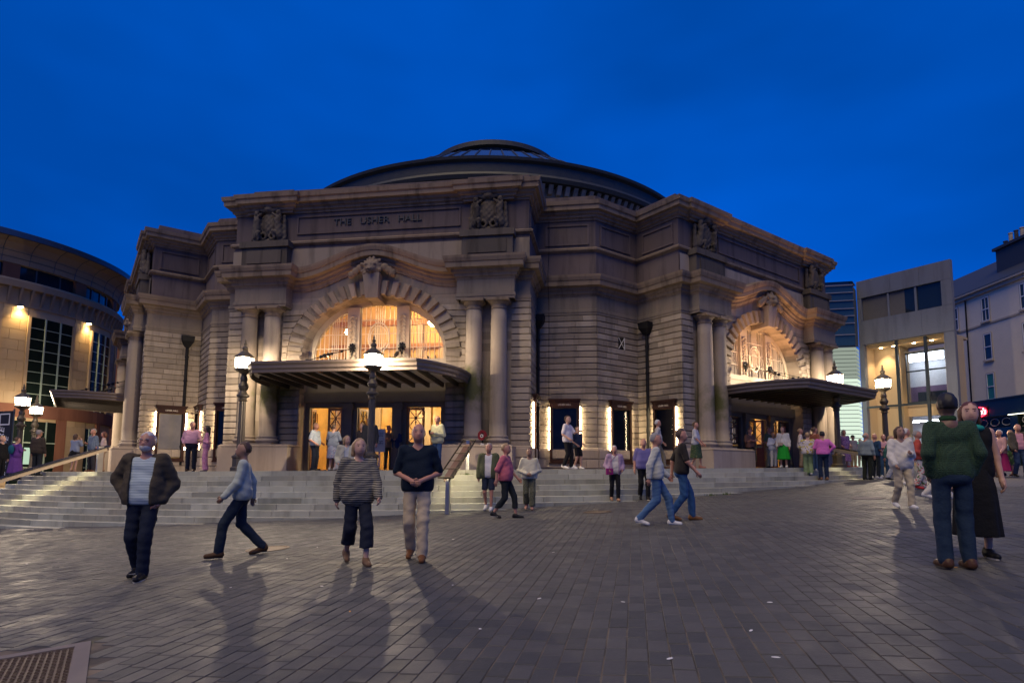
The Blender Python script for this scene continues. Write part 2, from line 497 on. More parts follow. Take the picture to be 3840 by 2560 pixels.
# core under the treads, and platform
mb = MB()
n = 60
for i in range(n):
    a, b = A_L - .3 + (A_R - A_L + .6) * i / n, A_L - .3 + (A_R - A_L + .6) * (i + 1) / n
    p = [arc_pt(12, a), arc_pt(12, b), arc_pt(R0 - .02, b), arc_pt(R0 - .02, a)]
    top = [(x, y, zp(x) - .006) for x, y in p]
    mb.add(top, [(0, 3, 2, 1)])
    lo = [(x, y, zp(x) - 3) for x, y in (p[3], p[2])]
    mb.quad(top[3], top[2], lo[1], lo[0])
struct(mb.build('platform', M_PLAT))
# ------------------------------------------------------------------ concert hall
OX, OY, TH = -1.8838, 43.9863, -1.7226
RB, RW, HB = 22.3, 20.07, 5.93
BEND = RW * math.tan(pi / 8)
def W2(k, u, v):
    a = TH + k * pi / 4; n = (cos(a), sin(a)); return (OX + n[0] * v - n[1] * u, OY + n[1] * v + n[0] * u)
def W(k, u, v, z):
    p = W2(k, u, v); return (p[0], p[1], z)
def NRM(k):
    a = TH + k * pi / 4; return Vector((cos(a), sin(a), 0))
def TAN(k):
    n = NRM(k); return Vector((-n.y, n.x, 0))
def bayM(k, u, v, z):                 # local x = along facade (right), y = up, z = out of wall
    return frame(W(k, u, v, z), TAN(k), (0, 0, 1))
hall = thing('concert_hall', 'sandstone domed concert hall with three arched entrance bays, THE USHER HALL carved above', 'concert hall', (OX, OY, 1.2))
Z_PL, Z_FR, Z_CT, Z_AT = 2.0, 7.54, 8.83, 11.87      # plinth top, frieze bottom, cornice top, attic cornice top
ZS, AI, BI, AO, BO = 5.5, 2.85, 2.25, 3.42, 2.82       # arch spring, inner and outer ellipse
def a_in(z): return AI if z <= ZS else AI * math.sqrt(max(0, 1 - ((z - ZS) / BI) ** 2))
def a_out(z): return AO if z <= ZS else AO * math.sqrt(max(0, 1 - ((z - ZS) / BO) ** 2))
KS = (-1, 0, 1)

# wall core, with the arch openings left open
wall = MB()
ZB = -1.0
for k in KS:
    rows = [ZB, 1.2, 2.0, 3.0, 4.0, 5.0, ZS] + [ZS + BI * sin(i / 24 * pi / 2) for i in range(1, 25)]
    for z0, z1 in zip(rows[:-1], rows[1:]):
        for s in (-1, 1):
            wall.quad(W(k, s * HB, RB, z0), W(k, s * a_in(z0), RB, z0), W(k, s * a_in(z1), RB, z1), W(k, s * HB, RB, z1))
            wall.quad(W(k, s * a_in(z0), RB, z0), W(k, s * a_in(z0), RB - .75, z0), W(k, s * a_in(z1), RB - .75, z1), W(k, s * a_in(z1), RB, z1))
    wall.quad(W(k, -HB, RB, ZS + BI), W(k, HB, RB, ZS + BI), W(k, HB, RB, Z_CT + .9), W(k, -HB, RB, Z_CT + .9))
    for s in (-1, 1):
        wall.quad(W(k, s * HB, RB, ZB), W(k, s * HB, RW, ZB), W(k, s * HB, RW, Z_CT), W(k, s * HB, RB, Z_CT))
        wall.quad(W(k, s * HB, RW, ZB), W(k, s * BEND, RW, ZB), W(k, s * BEND, RW, Z_CT), W(k, s * HB, RW, Z_CT))
for k, s in ((-1, -1), (1, 1)):
    a = W2(k, s * BEND, RW); b = W2(k + s, s * BEND, RW)
    for zz in ((ZB, Z_AT),):
        wall.quad((*a, ZB), (*b, ZB), (*b, Z_AT), (*a, Z_AT))
wall.build('wall', M_STONE, hall)

# plan paths, left to right as seen from outside
def plan(brk=0.0, u0=3.42, u1=5.36, ks=KS, vb=RB):
    P = []
    for k in ks:
        P += [W2(k, -BEND, RW)] if k == ks[0] else []
        P += [W2(k, -HB, RW), W2(k, -HB, vb)]
        if brk:
            P += [W2(k, -u1, vb), W2(k, -u1, vb + brk), W2(k, -u0, vb + brk), W2(k, -u0, vb), W2(k, u0, vb), W2(k, u0, vb + brk), W2(k, u1, vb + brk), W2(k, u1, vb)]
        P += [W2(k, HB, vb), W2(k, HB, RW), W2(k, BEND, RW)]
    return P
# frieze band (straight), broken forward over the column pairs
def seg_paths(brk, u0, u1):
    """pieces of the plan that skip the arch middle (|u|<u0)"""
    out = []; cur = [W2(-1, -BEND, RW)]
    for k in KS:
        cur += [W2(k, -HB, RW), W2(k, -HB, RB), W2(k, -u1, RB), W2(k, -u1, RB + brk), W2(k, -u0, RB + brk), W2(k, -u0, RB + .02)]
        out.append(cur)
        cur = [W2(k, u0, RB + .02), W2(k, u0, RB + brk), W2(k, u1, RB + brk), W2(k, u1, RB), W2(k, HB, RB), W2(k, HB, RW), W2(k, BEND, RW)]
    out.append(cur); return out
BRK = .46
fr_prof = [(0, Z_FR - .22), (.05, Z_FR - .22), (.05, Z_FR - .14), (.07, Z_FR - .12), (.07, Z_FR - .02), (.03, Z_FR), (.03, 8.1), (0, 8.1)]
co_prof = [(-.1, 8.06), (.05, 8.06), (.07, 8.13), (.12, 8.15), (.13, 8.25), (.2, 8.3), (.22, 8.38), (.38, 8.42), (.39, 8.6), (.42, 8.62), (.46, 8.74), (.47, Z_CT), (.3, Z_CT + .03), (-.1, Z_CT + .06)]
for p in seg_paths(BRK, 3.36, 5.42):
    MB().sweep(p, fr_prof).build('frieze', M_STONE, hall)
    MB().sweep(p, co_prof).build('cornice', M_STONE_TRIM, hall)
# the swept-up cornice over each arch
def bumpz(u):
    t = max(0, 1 - abs(u) / 2.95); return .78 * (t * t * (3 - 2 * t))
for k in KS:
    for nm, prof, mt in (('arched_cornice', co_prof, M_STONE_TRIM),):
        m = MB(); n = 40; L = len(prof); vs_ = []
        for i in range(n + 1):
            u = -3.4 + 6.8 * i / n
            for o, z in prof: vs_.append(W(k, u, RB + .01 + o, z + bumpz(u)))
        fs_ = [(i * L + j, i * L + (j + 1) % L, (i + 1) * L + (j + 1) % L, (i + 1) * L + j) for i in range(n) for j in range(L)]
        m.add(vs_, fs_).build(nm, mt, hall)

# attic
at = MB()
AV = RB - .06
pa = plan(0, vb=AV)
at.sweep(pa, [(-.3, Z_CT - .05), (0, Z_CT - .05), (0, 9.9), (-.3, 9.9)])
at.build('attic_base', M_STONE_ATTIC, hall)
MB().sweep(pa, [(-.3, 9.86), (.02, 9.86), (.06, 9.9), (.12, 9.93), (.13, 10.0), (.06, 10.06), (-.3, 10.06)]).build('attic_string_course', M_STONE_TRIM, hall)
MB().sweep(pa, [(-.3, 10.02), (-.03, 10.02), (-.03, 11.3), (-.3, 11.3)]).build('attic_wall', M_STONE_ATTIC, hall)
pb = plan(.12, 3.46, 5.32, vb=AV)
MB().sweep(pb, [(-.3, 11.2), (.02, 11.2), (.03, 11.27), (.1, 11.3), (.12, 11.38), (.2, 11.42), (.22, 11.5), (.34, 11.53), (.35, 11.68), (.4, 11.72), (.43, Z_AT), (.3, Z_AT + .02), (-.3, Z_AT + .03)]).build('attic_cornice', M_STONE_TRIM, hall)
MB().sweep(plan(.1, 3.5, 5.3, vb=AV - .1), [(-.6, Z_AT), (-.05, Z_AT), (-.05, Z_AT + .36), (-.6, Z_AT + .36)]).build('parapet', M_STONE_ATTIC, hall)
# flat roofs behind the parapets
m = MB(); ctr = (OX, OY, Z_AT + .1)
for a, b in zip(plan(0, vb=AV - .4)[:-1], plan(0, vb=AV - .4)[1:]): m.add([ctr, (*a, Z_AT + .1), (*b, Z_AT + .1)], [(0, 1, 2)])
M_LEAD = plain('roof_lead', (.10, .11, .12), .5, .2)
m.build('flat_roof', M_LEAD, hall)

# raised panel mouldings on the attic
def panel_frame(M, w, h, t=.07, d=.045):
    m = MB()
    for (x0, x1, y0, y1) in ((-w / 2, w / 2, h / 2 - t, h / 2), (-w / 2, w / 2, -h / 2, -h / 2 + t), (-w / 2, -w / 2 + t, -h / 2 + t, h / 2 - t), (w / 2 - t, w / 2, -h / 2 + t, h / 2 - t)):
        m.box(x0, x1, y0, y1, 0, d)
    return m.xf(M)
def retM(k, s, v, z, off=0.0):       # face of a bay's return, s = side
    n = TAN(k) * s; x = NRM(k) * (-s)
    return frame(Vector(W(k, s * (HB + off), v, z)), x, (0, 0, 1))
VM = (RW + RB) / 2; UM = (HB + BEND) / 2
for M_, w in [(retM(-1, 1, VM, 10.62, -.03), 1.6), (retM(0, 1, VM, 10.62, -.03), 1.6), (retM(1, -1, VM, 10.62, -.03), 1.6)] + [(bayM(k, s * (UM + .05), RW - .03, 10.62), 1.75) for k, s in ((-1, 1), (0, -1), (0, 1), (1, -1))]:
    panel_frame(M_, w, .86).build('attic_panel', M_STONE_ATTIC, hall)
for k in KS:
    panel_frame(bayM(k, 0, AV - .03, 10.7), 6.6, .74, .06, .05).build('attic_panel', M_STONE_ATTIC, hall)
M_LETTER = plain('dark_bronze_letters', (.05, .055, .06), .45, .5)
lm = text_mb('THE   USHER   HALL', .36, .05, width=3.54)
lm.xf(bayM(0, 0, AV - .005, 10.745)).build('carved_lettering', M_LETTER, hall, label='carved dark letters reading THE USHER HALL')

# SDF mesher, used for carving and for people ------------------------------------------------
def surf_nets(fn, lo, hi, h):
    lo = np.array(lo, float); hi = np.array(hi, float); n = np.maximum(3, np.ceil((hi - lo) / h).astype(int) + 1)
    ax = [lo[i] + h * np.arange(n[i]) for i in range(3)]
    X, Y, Z = np.meshgrid(*ax, indexing='ij'); S = fn(X.astype(np.float32), Y.astype(np.float32), Z.astype(np.float32))
    S[0] = S[-1] = 1; S[:, 0] = S[:, -1] = 1; S[:, :, 0] = S[:, :, -1] = 1
    I = S < 0; c = n - 1
    corners = [(a, b, d) for a in (0, 1) for b in (0, 1) for d in (0, 1)]
    sl = lambda a, b, d: (slice(a, a + c[0]), slice(b, b + c[1]), slice(d, d + c[2]))
    cnt = np.zeros(c, np.int16)
    for q in corners: cnt += I[sl(*q)]
    act = (cnt > 0) & (cnt < 8)
    ids = -np.ones(c, int); cells = np.argwhere(act); ids[act] = np.arange(len(cells))
    acc = np.zeros((len(cells), 3)); w = np.zeros(len(cells))
    ci = cells.T
    for q in corners:
        for axn in range(3):
            if q[axn] == 1: continue
            q2 = list(q); q2[axn] = 1
            s0 = S[ci[0] + q[0], ci[1] + q[1], ci[2] + q[2]]; s1 = S[ci[0] + q2[0], ci[1] + q2[1], ci[2] + q2[2]]
            cr = (s0 < 0) != (s1 < 0)
            t = np.where(cr, s0 / np.where(cr, s0 - s1, 1), 0)
            p = np.tile(np.array(q, float), (len(cells), 1)); p[:, axn] += t
            acc[cr] += p[cr]; w[cr] += 1
    verts = lo + h * (cells + acc / np.maximum(w, 1)[:, None])
    faces = []
    for axn in range(3):
        o1, o2 = [(1, 2), (2, 0), (0, 1)][axn]
        s0 = [slice(0, n[i]) for i in range(3)]; s1 = list(s0); s0[axn] = slice(0, n[axn] - 1); s1[axn] = slice(1, n[axn])
        cr = np.argwhere(I[tuple(s0)] != I[tuple(s1)])
        cr = cr[(cr[:, o1] > 0) & (cr[:, o2] > 0) & (cr[:, o1] < c[o1]) & (cr[:, o2] < c[o2])]
        if not len(cr): continue
        ins = I[cr[:, 0], cr[:, 1], cr[:, 2]]
        def cid(d1, d2):
            q = cr.copy(); q[:, o1] -= d1; q[:, o2] -= d2; return ids[q[:, 0], q[:, 1], q[:, 2]]
        f = np.stack([cid(1, 1), cid(0, 1), cid(0, 0), cid(1, 0)], -1)
        f[~ins] = f[~ins][:, ::-1]; faces.append(f)
    F_ = np.concatenate(faces) if faces else np.zeros((0, 4), int)
    F_ = F_[(F_ >= 0).all(1)]
    m = MB(); m.v = [tuple(p) for p in verts.tolist()]; m.f = [tuple(f) for f in F_.tolist()]
    return m
def smin(a, b, k):
    h = np.clip(.5 + .5 * (b - a) / k, 0, 1); return b + (a - b) * h - k * h * (1 - h)
def s_cap(X, Y, Z, a, b, r1, r2, sy=1.0):
    ax, ay, az = a; dx, dy, dz = b[0] - ax, b[1] - ay, b[2] - az
    px_, py_, pz_ = X - ax, Y - ay, Z - az
    t = np.clip((px_ * dx + py_ * dy + pz_ * dz) / (dx * dx + dy * dy + dz * dz + 1e-9), 0, 1)
    return np.sqrt((px_ - t * dx) ** 2 + ((py_ - t * dy) / sy) ** 2 + (pz_ - t * dz) ** 2) - (r1 + (r2 - r1) * t)
def s_ell(X, Y, Z, c, r):
    q = np.sqrt(((X - c[0]) / r[0]) ** 2 + ((Y - c[1]) / r[1]) ** 2 + ((Z - c[2]) / r[2]) ** 2); return (q - 1) * min(r)

# cartouches with shield and seated figures; lion masks on the keystones
def cart_fn(X, Y, Z):
    sh = np.maximum(s_ell(X, Y, Z, (0, -.02, .12), (.36, .5, .17)), -s_ell(X, Y, Z, (0, .02, .36), (.24, .36, .14)))
    d = smin(sh, s_ell(X, Y, Z, (0, .0, .2), (.2, .32, .08)), .02)
    for s in (-1, 1):
        d = smin(d, s_cap(X, Y, Z, (s * .48, -.5, .16), (s * .42, .1, .26), .16, .12), .04)
        d = smin(d, s_cap(X, Y, Z, (s * .42, .1, .26), (s * .5, .26, .24), .12, .09), .04)
        d = smin(d, s_ell(X, Y, Z, (s * .46, .4, .26), (.1, .13, .11)), .03)
        d = smin(d, s_cap(X, Y, Z, (s * .5, .16, .3), (s * .24, .36, .34), .06, .045), .03)
        d = smin(d, s_cap(X, Y, Z, (s * .5, -.45, .2), (s * .3, -.38, .36), .11, .07), .03)
        d = smin(d, s_cap(X, Y, Z, (s * .3, -.38, .36), (s * .34, -.66, .3), .07, .05), .03)
        d = smin(d, np.sqrt((np.sqrt((X - s * .2) ** 2 + (Y + .5) ** 2) - .12) ** 2 + (Z - .2) ** 2) - .05, .03)
        d = smin(d, s_cap(X, Y, Z, (s * .1, .5, .2), (s * .4, .58, .16), .09, .06), .03)
        d = smin(d, s_cap(X, Y, Z, (s * .66, -.6, .1), (s * .62, .3, .1), .09, .07), .03)
    d = smin(d, s_ell(X, Y, Z, (0, .56, .22), (.2, .14, .14)), .03)
    d = smin(d, s_cap(X, Y, Z, (-.55, -.68, .12), (.55, -.68, .12), .1, .1), .03)
    return d + .018 * np.sin(X * 31) * np.sin(Y * 27) * np.sin(Z * 29 + X * 9)
cart = surf_nets(cart_fn, (-.85, -.85, -.05), (.85, .8, .55), .032).mesh('cartouche', M_CARVED, True)
def mask_fn(X, Y, Z):
    d = s_ell(X, Y, Z, (0, .12, .14), (.25, .28, .24))
    d = smin(d, s_ell(X, Y, Z, (0, -.02, .34), (.13, .11, .12)), .05)
    d = smin(d, s_cap(X, Y, Z, (0, .08, .36), (0, .2, .32), .05, .05), .03)
    d = smin(d, s_cap(X, Y, Z, (-.17, .2, .3), (.17, .2, .3), .05, .05), .03)
    for i in range(16):
        a = R(-60 + 300 * i / 15); rr = .36 + .05 * (i % 2); c, s_ = cos(a), sin(a)
        d = smin(d, s_cap(X, Y, Z, (.2 * c, .1 + .2 * s_, .14), (rr * c, .1 + rr * s_, .06 + .06 * (i % 3)), .09, .06), .03)
    for s in (-1, 1):
        for i in range(6):
            d = smin(d, s_ell(X, Y, Z, (s * (.45 + .08 * i), .12 - .06 * i + .05 * (i % 2), .08), (.1, .15, .1)), .03)
        d = np.maximum(d, -s_ell(X, Y, Z, (s * .1, .13, .38), (.05, .035, .05)))
    d = np.maximum(d, -s_ell(X, Y, Z, (0, -.07, .44), (.09, .025, .06)))
    return d + .012 * np.sin(X * 40 + 1) * np.sin(Y * 37) * np.sin(Z * 33)
mask = surf_nets(mask_fn, (-1.0, -.5, -.02), (1.0, .62, .55), .026).mesh('lion_mask', M_STONE_TRIM, True)

# columns, local, shared
col_base = MB().lathe([(.40, 0), (.40, .05), (.42, .07), (.43, .11), (.41, .15), (.36, .17), (.345, .2), (.36, .22), (.37, .25), (.36, .28), (.315, .3)], 28).mesh('column_base', M_STONE, True)
sh = [(.312, .3)] + [(.312 - .03 * (t / 10) ** 1.8, .3 + 4.86 * t / 10) for t in range(11)]
col_sh = MB().lathe(sh, 32).mesh('shaft', M_STONE, True)
cm = MB().lathe([(.285, 5.16), (.31, 5.17), (.31, 5.21), (.285, 5.23), (.285, 5.32), (.3, 5.33), (.34, 5.38), (.385, 5.44)], 28); cm.box(-.41, .41, -.41, .41, 5.44, 5.55)
col_cap = cm.mesh('capital', M_STONE_TRIM)
col_ped = MB(); col_ped.box(-.42, .42, -.42, .42, -.13, 0); col_ped = col_ped.mesh('pedestal', M_STONE)
Z_CB = 2.13
for k in KS:
    for u in (-4.864, -3.95, 3.95, 4.864):
        c = bpy.data.objects.new('column', col_sh); COL.objects.link(c); c.parent = hall; c.matrix_parent_inverse = PINV[hall.name]
        a = TH + k * pi / 4
        c.matrix_basis = Matrix.Translation(W(k, u, RB + .29, Z_CB)) @ Matrix.Rotation(a, 4, 'Z') @ Matrix.Diagonal((1, 1, (Z_FR - .225 - Z_CB) / 5.55, 1))
        for nm, me in (('column_base', col_base), ('capital', col_cap), ('pedestal', col_ped)):
            q = bpy.data.objects.new(nm, me); COL.objects.link(q); q.parent = c
    for s in (-1, 1):
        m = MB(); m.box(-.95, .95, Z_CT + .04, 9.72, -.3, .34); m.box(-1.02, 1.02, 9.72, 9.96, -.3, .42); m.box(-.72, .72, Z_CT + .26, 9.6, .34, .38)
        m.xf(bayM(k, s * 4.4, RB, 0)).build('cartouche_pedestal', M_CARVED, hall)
        o = link('cartouche', cart, hall, False); o.matrix_parent_inverse = PINV[hall.name]; o.matrix_basis = bayM(k, s * 4.4, AV + .02, 10.75)
    o = link('lion_mask', mask, hall, False); o.matrix_parent_inverse = PINV[hall.name]; o.matrix_basis = bayM(k, 0, RB + .2, 8.62)
    # plinth under the columns and along the bay
    m = MB()
    # arch ring: voussoirs
    arch = MB().quad(W(k, -.2, RB + .01, ZS + BI), W(k, .2, RB + .01, ZS + BI), W(k, .2, RB + .01, 8.6), W(k, -.2, RB + .01, 8.6)).build('arch', M_STONE_TRIM, hall)
    NV = 25
    def ep(t, a, b): return (a * cos(t), ZS + b * sin(t))
    tt = [R(-6) + (pi + R(12)) * i / NV for i in range(NV + 1)]
    for i in range(NV):
        if i == NV // 2: continue
        g = .03; t0, t1 = tt[i] + g, tt[i + 1] - g
        (x0, z0), (x1, z1), (x2, z2), (x3, z3) = ep(t0, AI + .01, BI + .01), ep(t1, AI + .01, BI + .01), ep(t1, AO, BO), ep(t0, AO, BO)
        e = .88
        cx, cz = (x0 + x1 + x2 + x3) / 4, (z0 + z1 + z2 + z3) / 4
        back = [W(k, x, RB - .02, z) for x, z in ((x0, z0), (x1, z1), (x2, z2), (x3, z3))]
        mid = [W(k, x, RB + .09, z) for x, z in ((x0, z0), (x1, z1), (x2, z2), (x3, z3))]
        fr = [W(k, cx + (x - cx) * e, RB + .13, cz + (z - cz) * e) for x, z in ((x0, z0), (x1, z1), (x2, z2), (x3, z3))]
        v = MB().add(back + mid + fr, [(0, 4, 5, 1), (1, 5, 6, 2), (2, 6, 7, 3), (3, 7, 4, 0), (4, 8, 9, 5), (5, 9, 10, 6), (6, 10, 11, 7), (7, 11, 8, 4), (8, 11, 10, 9)])
        v.build('voussoir', M_STONE, arch)
    # soffit stones just inside the ring
    kq = MB(); P = lambda u, v, z: W(k, u, v, z)
    kq.hexa([P(-.24, RB - .6, 7.52), P(.24, RB - .6, 7.52), P(.24, RB + .3, 7.58), P(-.24, RB + .3, 7.58), P(-.33, RB - .6, 8.5), P(.33, RB - .6, 8.5), P(.33, RB + .42, 8.5), P(-.33, RB + .42, 8.5)])
    kq.build('keystone', M_STONE, arch)
    # moulding under the cornice, following the curve
    m = MB(); n = 40
    for i in range(n):
        ua, ub = -3.4 + 6.8 * i / n, -3.4 + 6.8 * (i + 1) / n
        for (o0, z0, o1, z1) in ((.0, 7.98, .05, 8.08),):
            za, zb = bumpz(ua), bumpz(ub)
            m.hexa([P(ua, RB, z0 + za), P(ub, RB, z0 + zb), P(ub, RB + o1, z0 + zb), P(ua, RB + o1, z0 + za), P(ua, RB, z1 + za), P(ub, RB, z1 + zb), P(ub, RB + o1, z1 + zb), P(ua, RB + o1, z1 + za)])
    m.build('arch_moulding', M_STONE_TRIM, hall)

# rusticated blocks ---------------------------------------------------------------------------
blocks = []            # (area, list of 8 points)
def face_block(Pf, s0b, s1b, s0t, s1t, z0, z1, g=.0045, d=.065, e=.016):
    """Pf(s, off, z) -> world; bottom edge s0b..s1b, top edge s0t..s1t"""
    s0b += g; s1b -= g; s0t += g; s1t -= g; z0 += .016; z1 -= .016
    if s1b - s0b < .05 and s1t - s0t < .05: return
    back = [Pf(s0b, -.01, z0), Pf(s1b, -.01, z0), Pf(s1t, -.01, z1), Pf(s0t, -.01, z1)]
    mid = [Pf(s0b, d - e, z0), Pf(s1b, d - e, z0), Pf(s1t, d - e, z1), Pf(s0t, d - e, z1)]
    fr = [Pf(s0b + .003, d, z0 + e), Pf(s1b - .003, d, z0 + e), Pf(s1t - .003, d, z1 - e), Pf(s0t + .003, d, z1 - e)]
    q = [px(p) for p in fr]
    if any(a is None for a in q): return
    ar = abs(sum(q[i][0] * q[(i + 1) % 4][1] - q[(i + 1) % 4][0] * q[i][1] for i in range(4))) / 2
    cx = sum(a[0] for a in q) / 4
    if cx < -50 or cx > 3900: return
    blocks.append((ar, back + mid + fr))
BF = [(0, 4, 5, 1)[::-1], (1, 5, 6, 2)[::-1], (2, 6, 7, 3)[::-1], (3, 7, 4, 0)[::-1], (4, 8, 9, 5)[::-1], (5, 9, 10, 6)[::-1], (6, 10, 11, 7)[::-1], (7, 11, 8, 4)[::-1], (8, 9, 10, 11)]
def bay_face(k): return lambda s, o, z: W(k, s, RB + o, z)
def seg_face(k): return lambda s, o, z: W(k, s, RW + o, z)
def ret_face(k, sd): return lambda s, o, z: W(k, sd * (HB + o), s, z)
CH = .2445
def courses(Pf, s0, s1, z0, z1, h=CH, lmin=.55, lmax=1.0, holes=()):
    n = round((z1 - z0) / h)
    for i in range(n):
        za, zb = z0 + (z1 - z0) * i / n, z0 + (z1 - z0) * (i + 1) / n
        s = s0
        while s < s1 - 1e-6:
            L = random.uniform(lmin, lmax)
            if i % 2 and s == s0: L *= .55
            e = s1 if s1 - (s + L) < .3 else s + L
            face_block(Pf, s, e, s, e, za, zb); s = e
ZT = 7.30
for k in KS:
    for sd in (-1, 1):
        courses(bay_face(k), *sorted((sd * HB, sd * 5.28)), Z_PL, ZT)
        # spandrel between arch ring and columns, and the jamb pier below
        n = round((ZT - Z_PL) / CH)
        for i in range(n):
            za, zb = Z_PL + (ZT - Z_PL) * i / n, Z_PL + (ZT - Z_PL) * (i + 1) / n
            if za < 5.2: ob = ot = AI
            else: ob, ot = max(a_out(za) + .02, 0), max(a_out(zb) + .02, 0)
            if za >= 5.2 and za < 5.5: ob = ot = AO + .02
            f = (lambda s, o, z, k=k, sd=sd: W(k, s * sd, RB + o, z))
            uo = 3.66
            Pf = f if sd > 0 else f
            if uo - ob > .9: 
                mid_ = (ob + uo) / 2 + .1
                face_block(f, ob, mid_, ot, mid_, za, zb); face_block(f, mid_, uo, mid_, uo, za, zb)
            else: face_block(f, ob, uo, ot, uo, za, zb)
            
for k, sd in ((-1, 1), (0, 1), (1, -1)):
    courses(ret_face(k, sd), RW + .04, RB + .065, Z_PL, ZT)
for k, sd in ((-1, 1), (0, -1), (0, 1), (1, -1)):
    courses(seg_face(k), *sorted((sd * (HB + .04), sd * (BEND + .014))), Z_PL, ZT)
# plinth blocks
for k in KS:
    for sd in (-1, 1):
        f = lambda s, o, z, k=k, sd=sd: W(k, s, RB + .86 + o, z)
        a, b = sorted((sd * 3.42, sd * 5.36))
        courses(f, a, b, .9, Z_PL, .36, .55, .9)
        m = MB(); m.box(a, b, .6, Z_PL - .004, -.1, .86); m.xf(bayM(k, 0, RB, 0)).build('column_plinth', M_STONE_PLINTH, hall)
        f = lambda s, o, z, k=k, sd=sd: W(k, s, RB + .12 + o, z)
        a, b = sorted((sd * 5.36, sd * (HB + .12))); courses(f, a, b, .9, Z_PL, .36, .5, .9)
        a, b = sorted((sd * AI, sd * 3.42)); courses(f, a, b, .9, Z_PL, .36, .5, .9)
        # inner side of the column plinth, seen from the middle
        f = lambda s, o, z, k=k, sd=sd: W(k, sd * (3.42 - o) if True else 0, s, z)
        courses(f, RB + .1, RB + .86, .9, Z_PL, .36, .7, .9)
        f = lambda s, o, z, k=k, sd=sd: W(k, sd * (5.36 + o), s, z)
        courses(f, RB + .1, RB + .86, .9, Z_PL, .36, .7, .9)
for k, sd in ((-1, 1), (0, 1), (1, -1)):
    f = lambda s, o, z, k=k, sd=sd: W(k, sd * (HB + .12 + o), s, z)
    courses(f, RW + .12, RB + .12, .9, Z_PL, .36, .6, 1.0)
for k, sd in ((-1, 1), (0, -1), (0, 1), (1, -1)):
    f = lambda s, o, z, k=k: W(k, s, RW + .12 + o, z)
    courses(f, *sorted((sd * (HB + .12), sd * (BEND + .05))), .9, Z_PL, .36, .6, 1.0)
m = MB().sweep(plan(0), [(-.1, Z_PL - .03), (.13, Z_PL - .03), (.13, Z_PL + .03), (.05, Z_PL + .09), (-.1, Z_PL + .09)])
# (moulded plinth capping, interrupted at the doors)
for p in seg_paths(.86, AI, 5.36):
    MB().sweep(p, [(-.1, Z_PL - .02), (.125, Z_PL - .02), (.125, Z_PL + .02), (.05, Z_PL + .07), (-.1, Z_PL + .07)]).build('plinth_capping', M_STONE_PLINTH, hall)
    MB().sweep(p, [(-.1, .3), (.118, .3), (.118, Z_PL - .03), (-.1, Z_PL - .03)]).build('plinth', M_STONE_PLINTH, hall)
blocks.sort(key=lambda b: -b[0])
def face_ok(P):     # orient so that normals point outward
    return P
for ar, P in blocks[:300]:
    MB().add(P, BF).build('stone_block', M_STONE if P[0][2] > Z_PL - .02 else M_STONE_PLINTH, hall)
lo_, hi_ = MB(), MB()
for ar, P in blocks[300:]: (hi_ if P[0][2] > Z_PL - .02 else lo_).add(P, BF)
hi_.build('small_stone_blocks', M_STONE, hall, kind='stuff'); lo_.build('small_plinth_blocks', M_STONE_PLINTH, hall, kind='stuff')

# small square window with crossed bars on the wall beside the right bay
M_DARKGL = plain('dark_window_glass', (.01, .012, .015), .08)
M_WHITE = plain('white_paint', (.62, .58, .52), .5)
m = MB(); m.box(-.17, .17, -.23, .23, .0, .075); sw = m.xf(bayM(1, -6.98, RW, 6.32)).build('small_window', M_DARKGL, hall)
m = MB(); m.bar((-.17, -.23, .085), (.17, .23, .085), .022, .02, (0, 0, 1)); m.bar((-.17, .23, .086), (.17, -.23, .086), .022, .02, (0, 0, 1)); m.box(.15, .19, -.25, .25, .06, .10)
m.xf(bayM(1, -6.98, RW, 6.32)).build('bars', M_WHITE, sw)

# downpipes with hopper heads
M_PIPE = plain('black_iron', (.010, .010, .011), .6, 0, spec=.2)
for k, sd, v in ((-1, 1, RW + .62), (0, 1, RW + .55), (1, -1, RW + .62)):
    F = retM(k, sd, v, 0)
    m = MB(); m.tube([F @ Vector((0, 1.3, .14)), F @ Vector((0, 6.75, .14))], .065, 10)
    for z in (2.1, 3.6, 5.1, 6.2): m.tube([F @ Vector((0, z, .14)), F @ Vector((0, z + .07, .14))], .085, 10)
    dp = m.build('downpipe', M_PIPE, hall)
    m = MB(); m.hexa([F @ Vector(p) for p in ((-.1, 6.7, .06), (.1, 6.7, .06), (.1, 6.7, .22), (-.1, 6.7, .22), (-.24, 6.95, .04), (.24, 6.95, .04), (.24, 6.95, .36), (-.24, 6.95, .36))])
    m.hexa([F @ Vector(p) for p in ((-.24, 6.95, .04), (.24, 6.95, .04), (.24, 6.95, .36), (-.24, 6.95, .36), (-.26, 7.2, .04), (.26, 7.2, .04), (.26, 7.2, .4), (-.26, 7.2, .4))])
    m.build('hopper_head', M_PIPE, dp)
m = MB(); F = bayM(0, HB + .52, RW + .06, 0)
m.tube([F @ Vector((0, 1.3, 0)), F @ Vector((0, 7.9, 0)), F @ Vector((0, 8.1, .3)), F @ Vector((0, 8.8, .5)), F @ Vector((0, 9.9, .02)), F @ Vector((0, 11.2, .02))], .012, 6)
m.build('lightning_conductor', M_PIPE, hall)

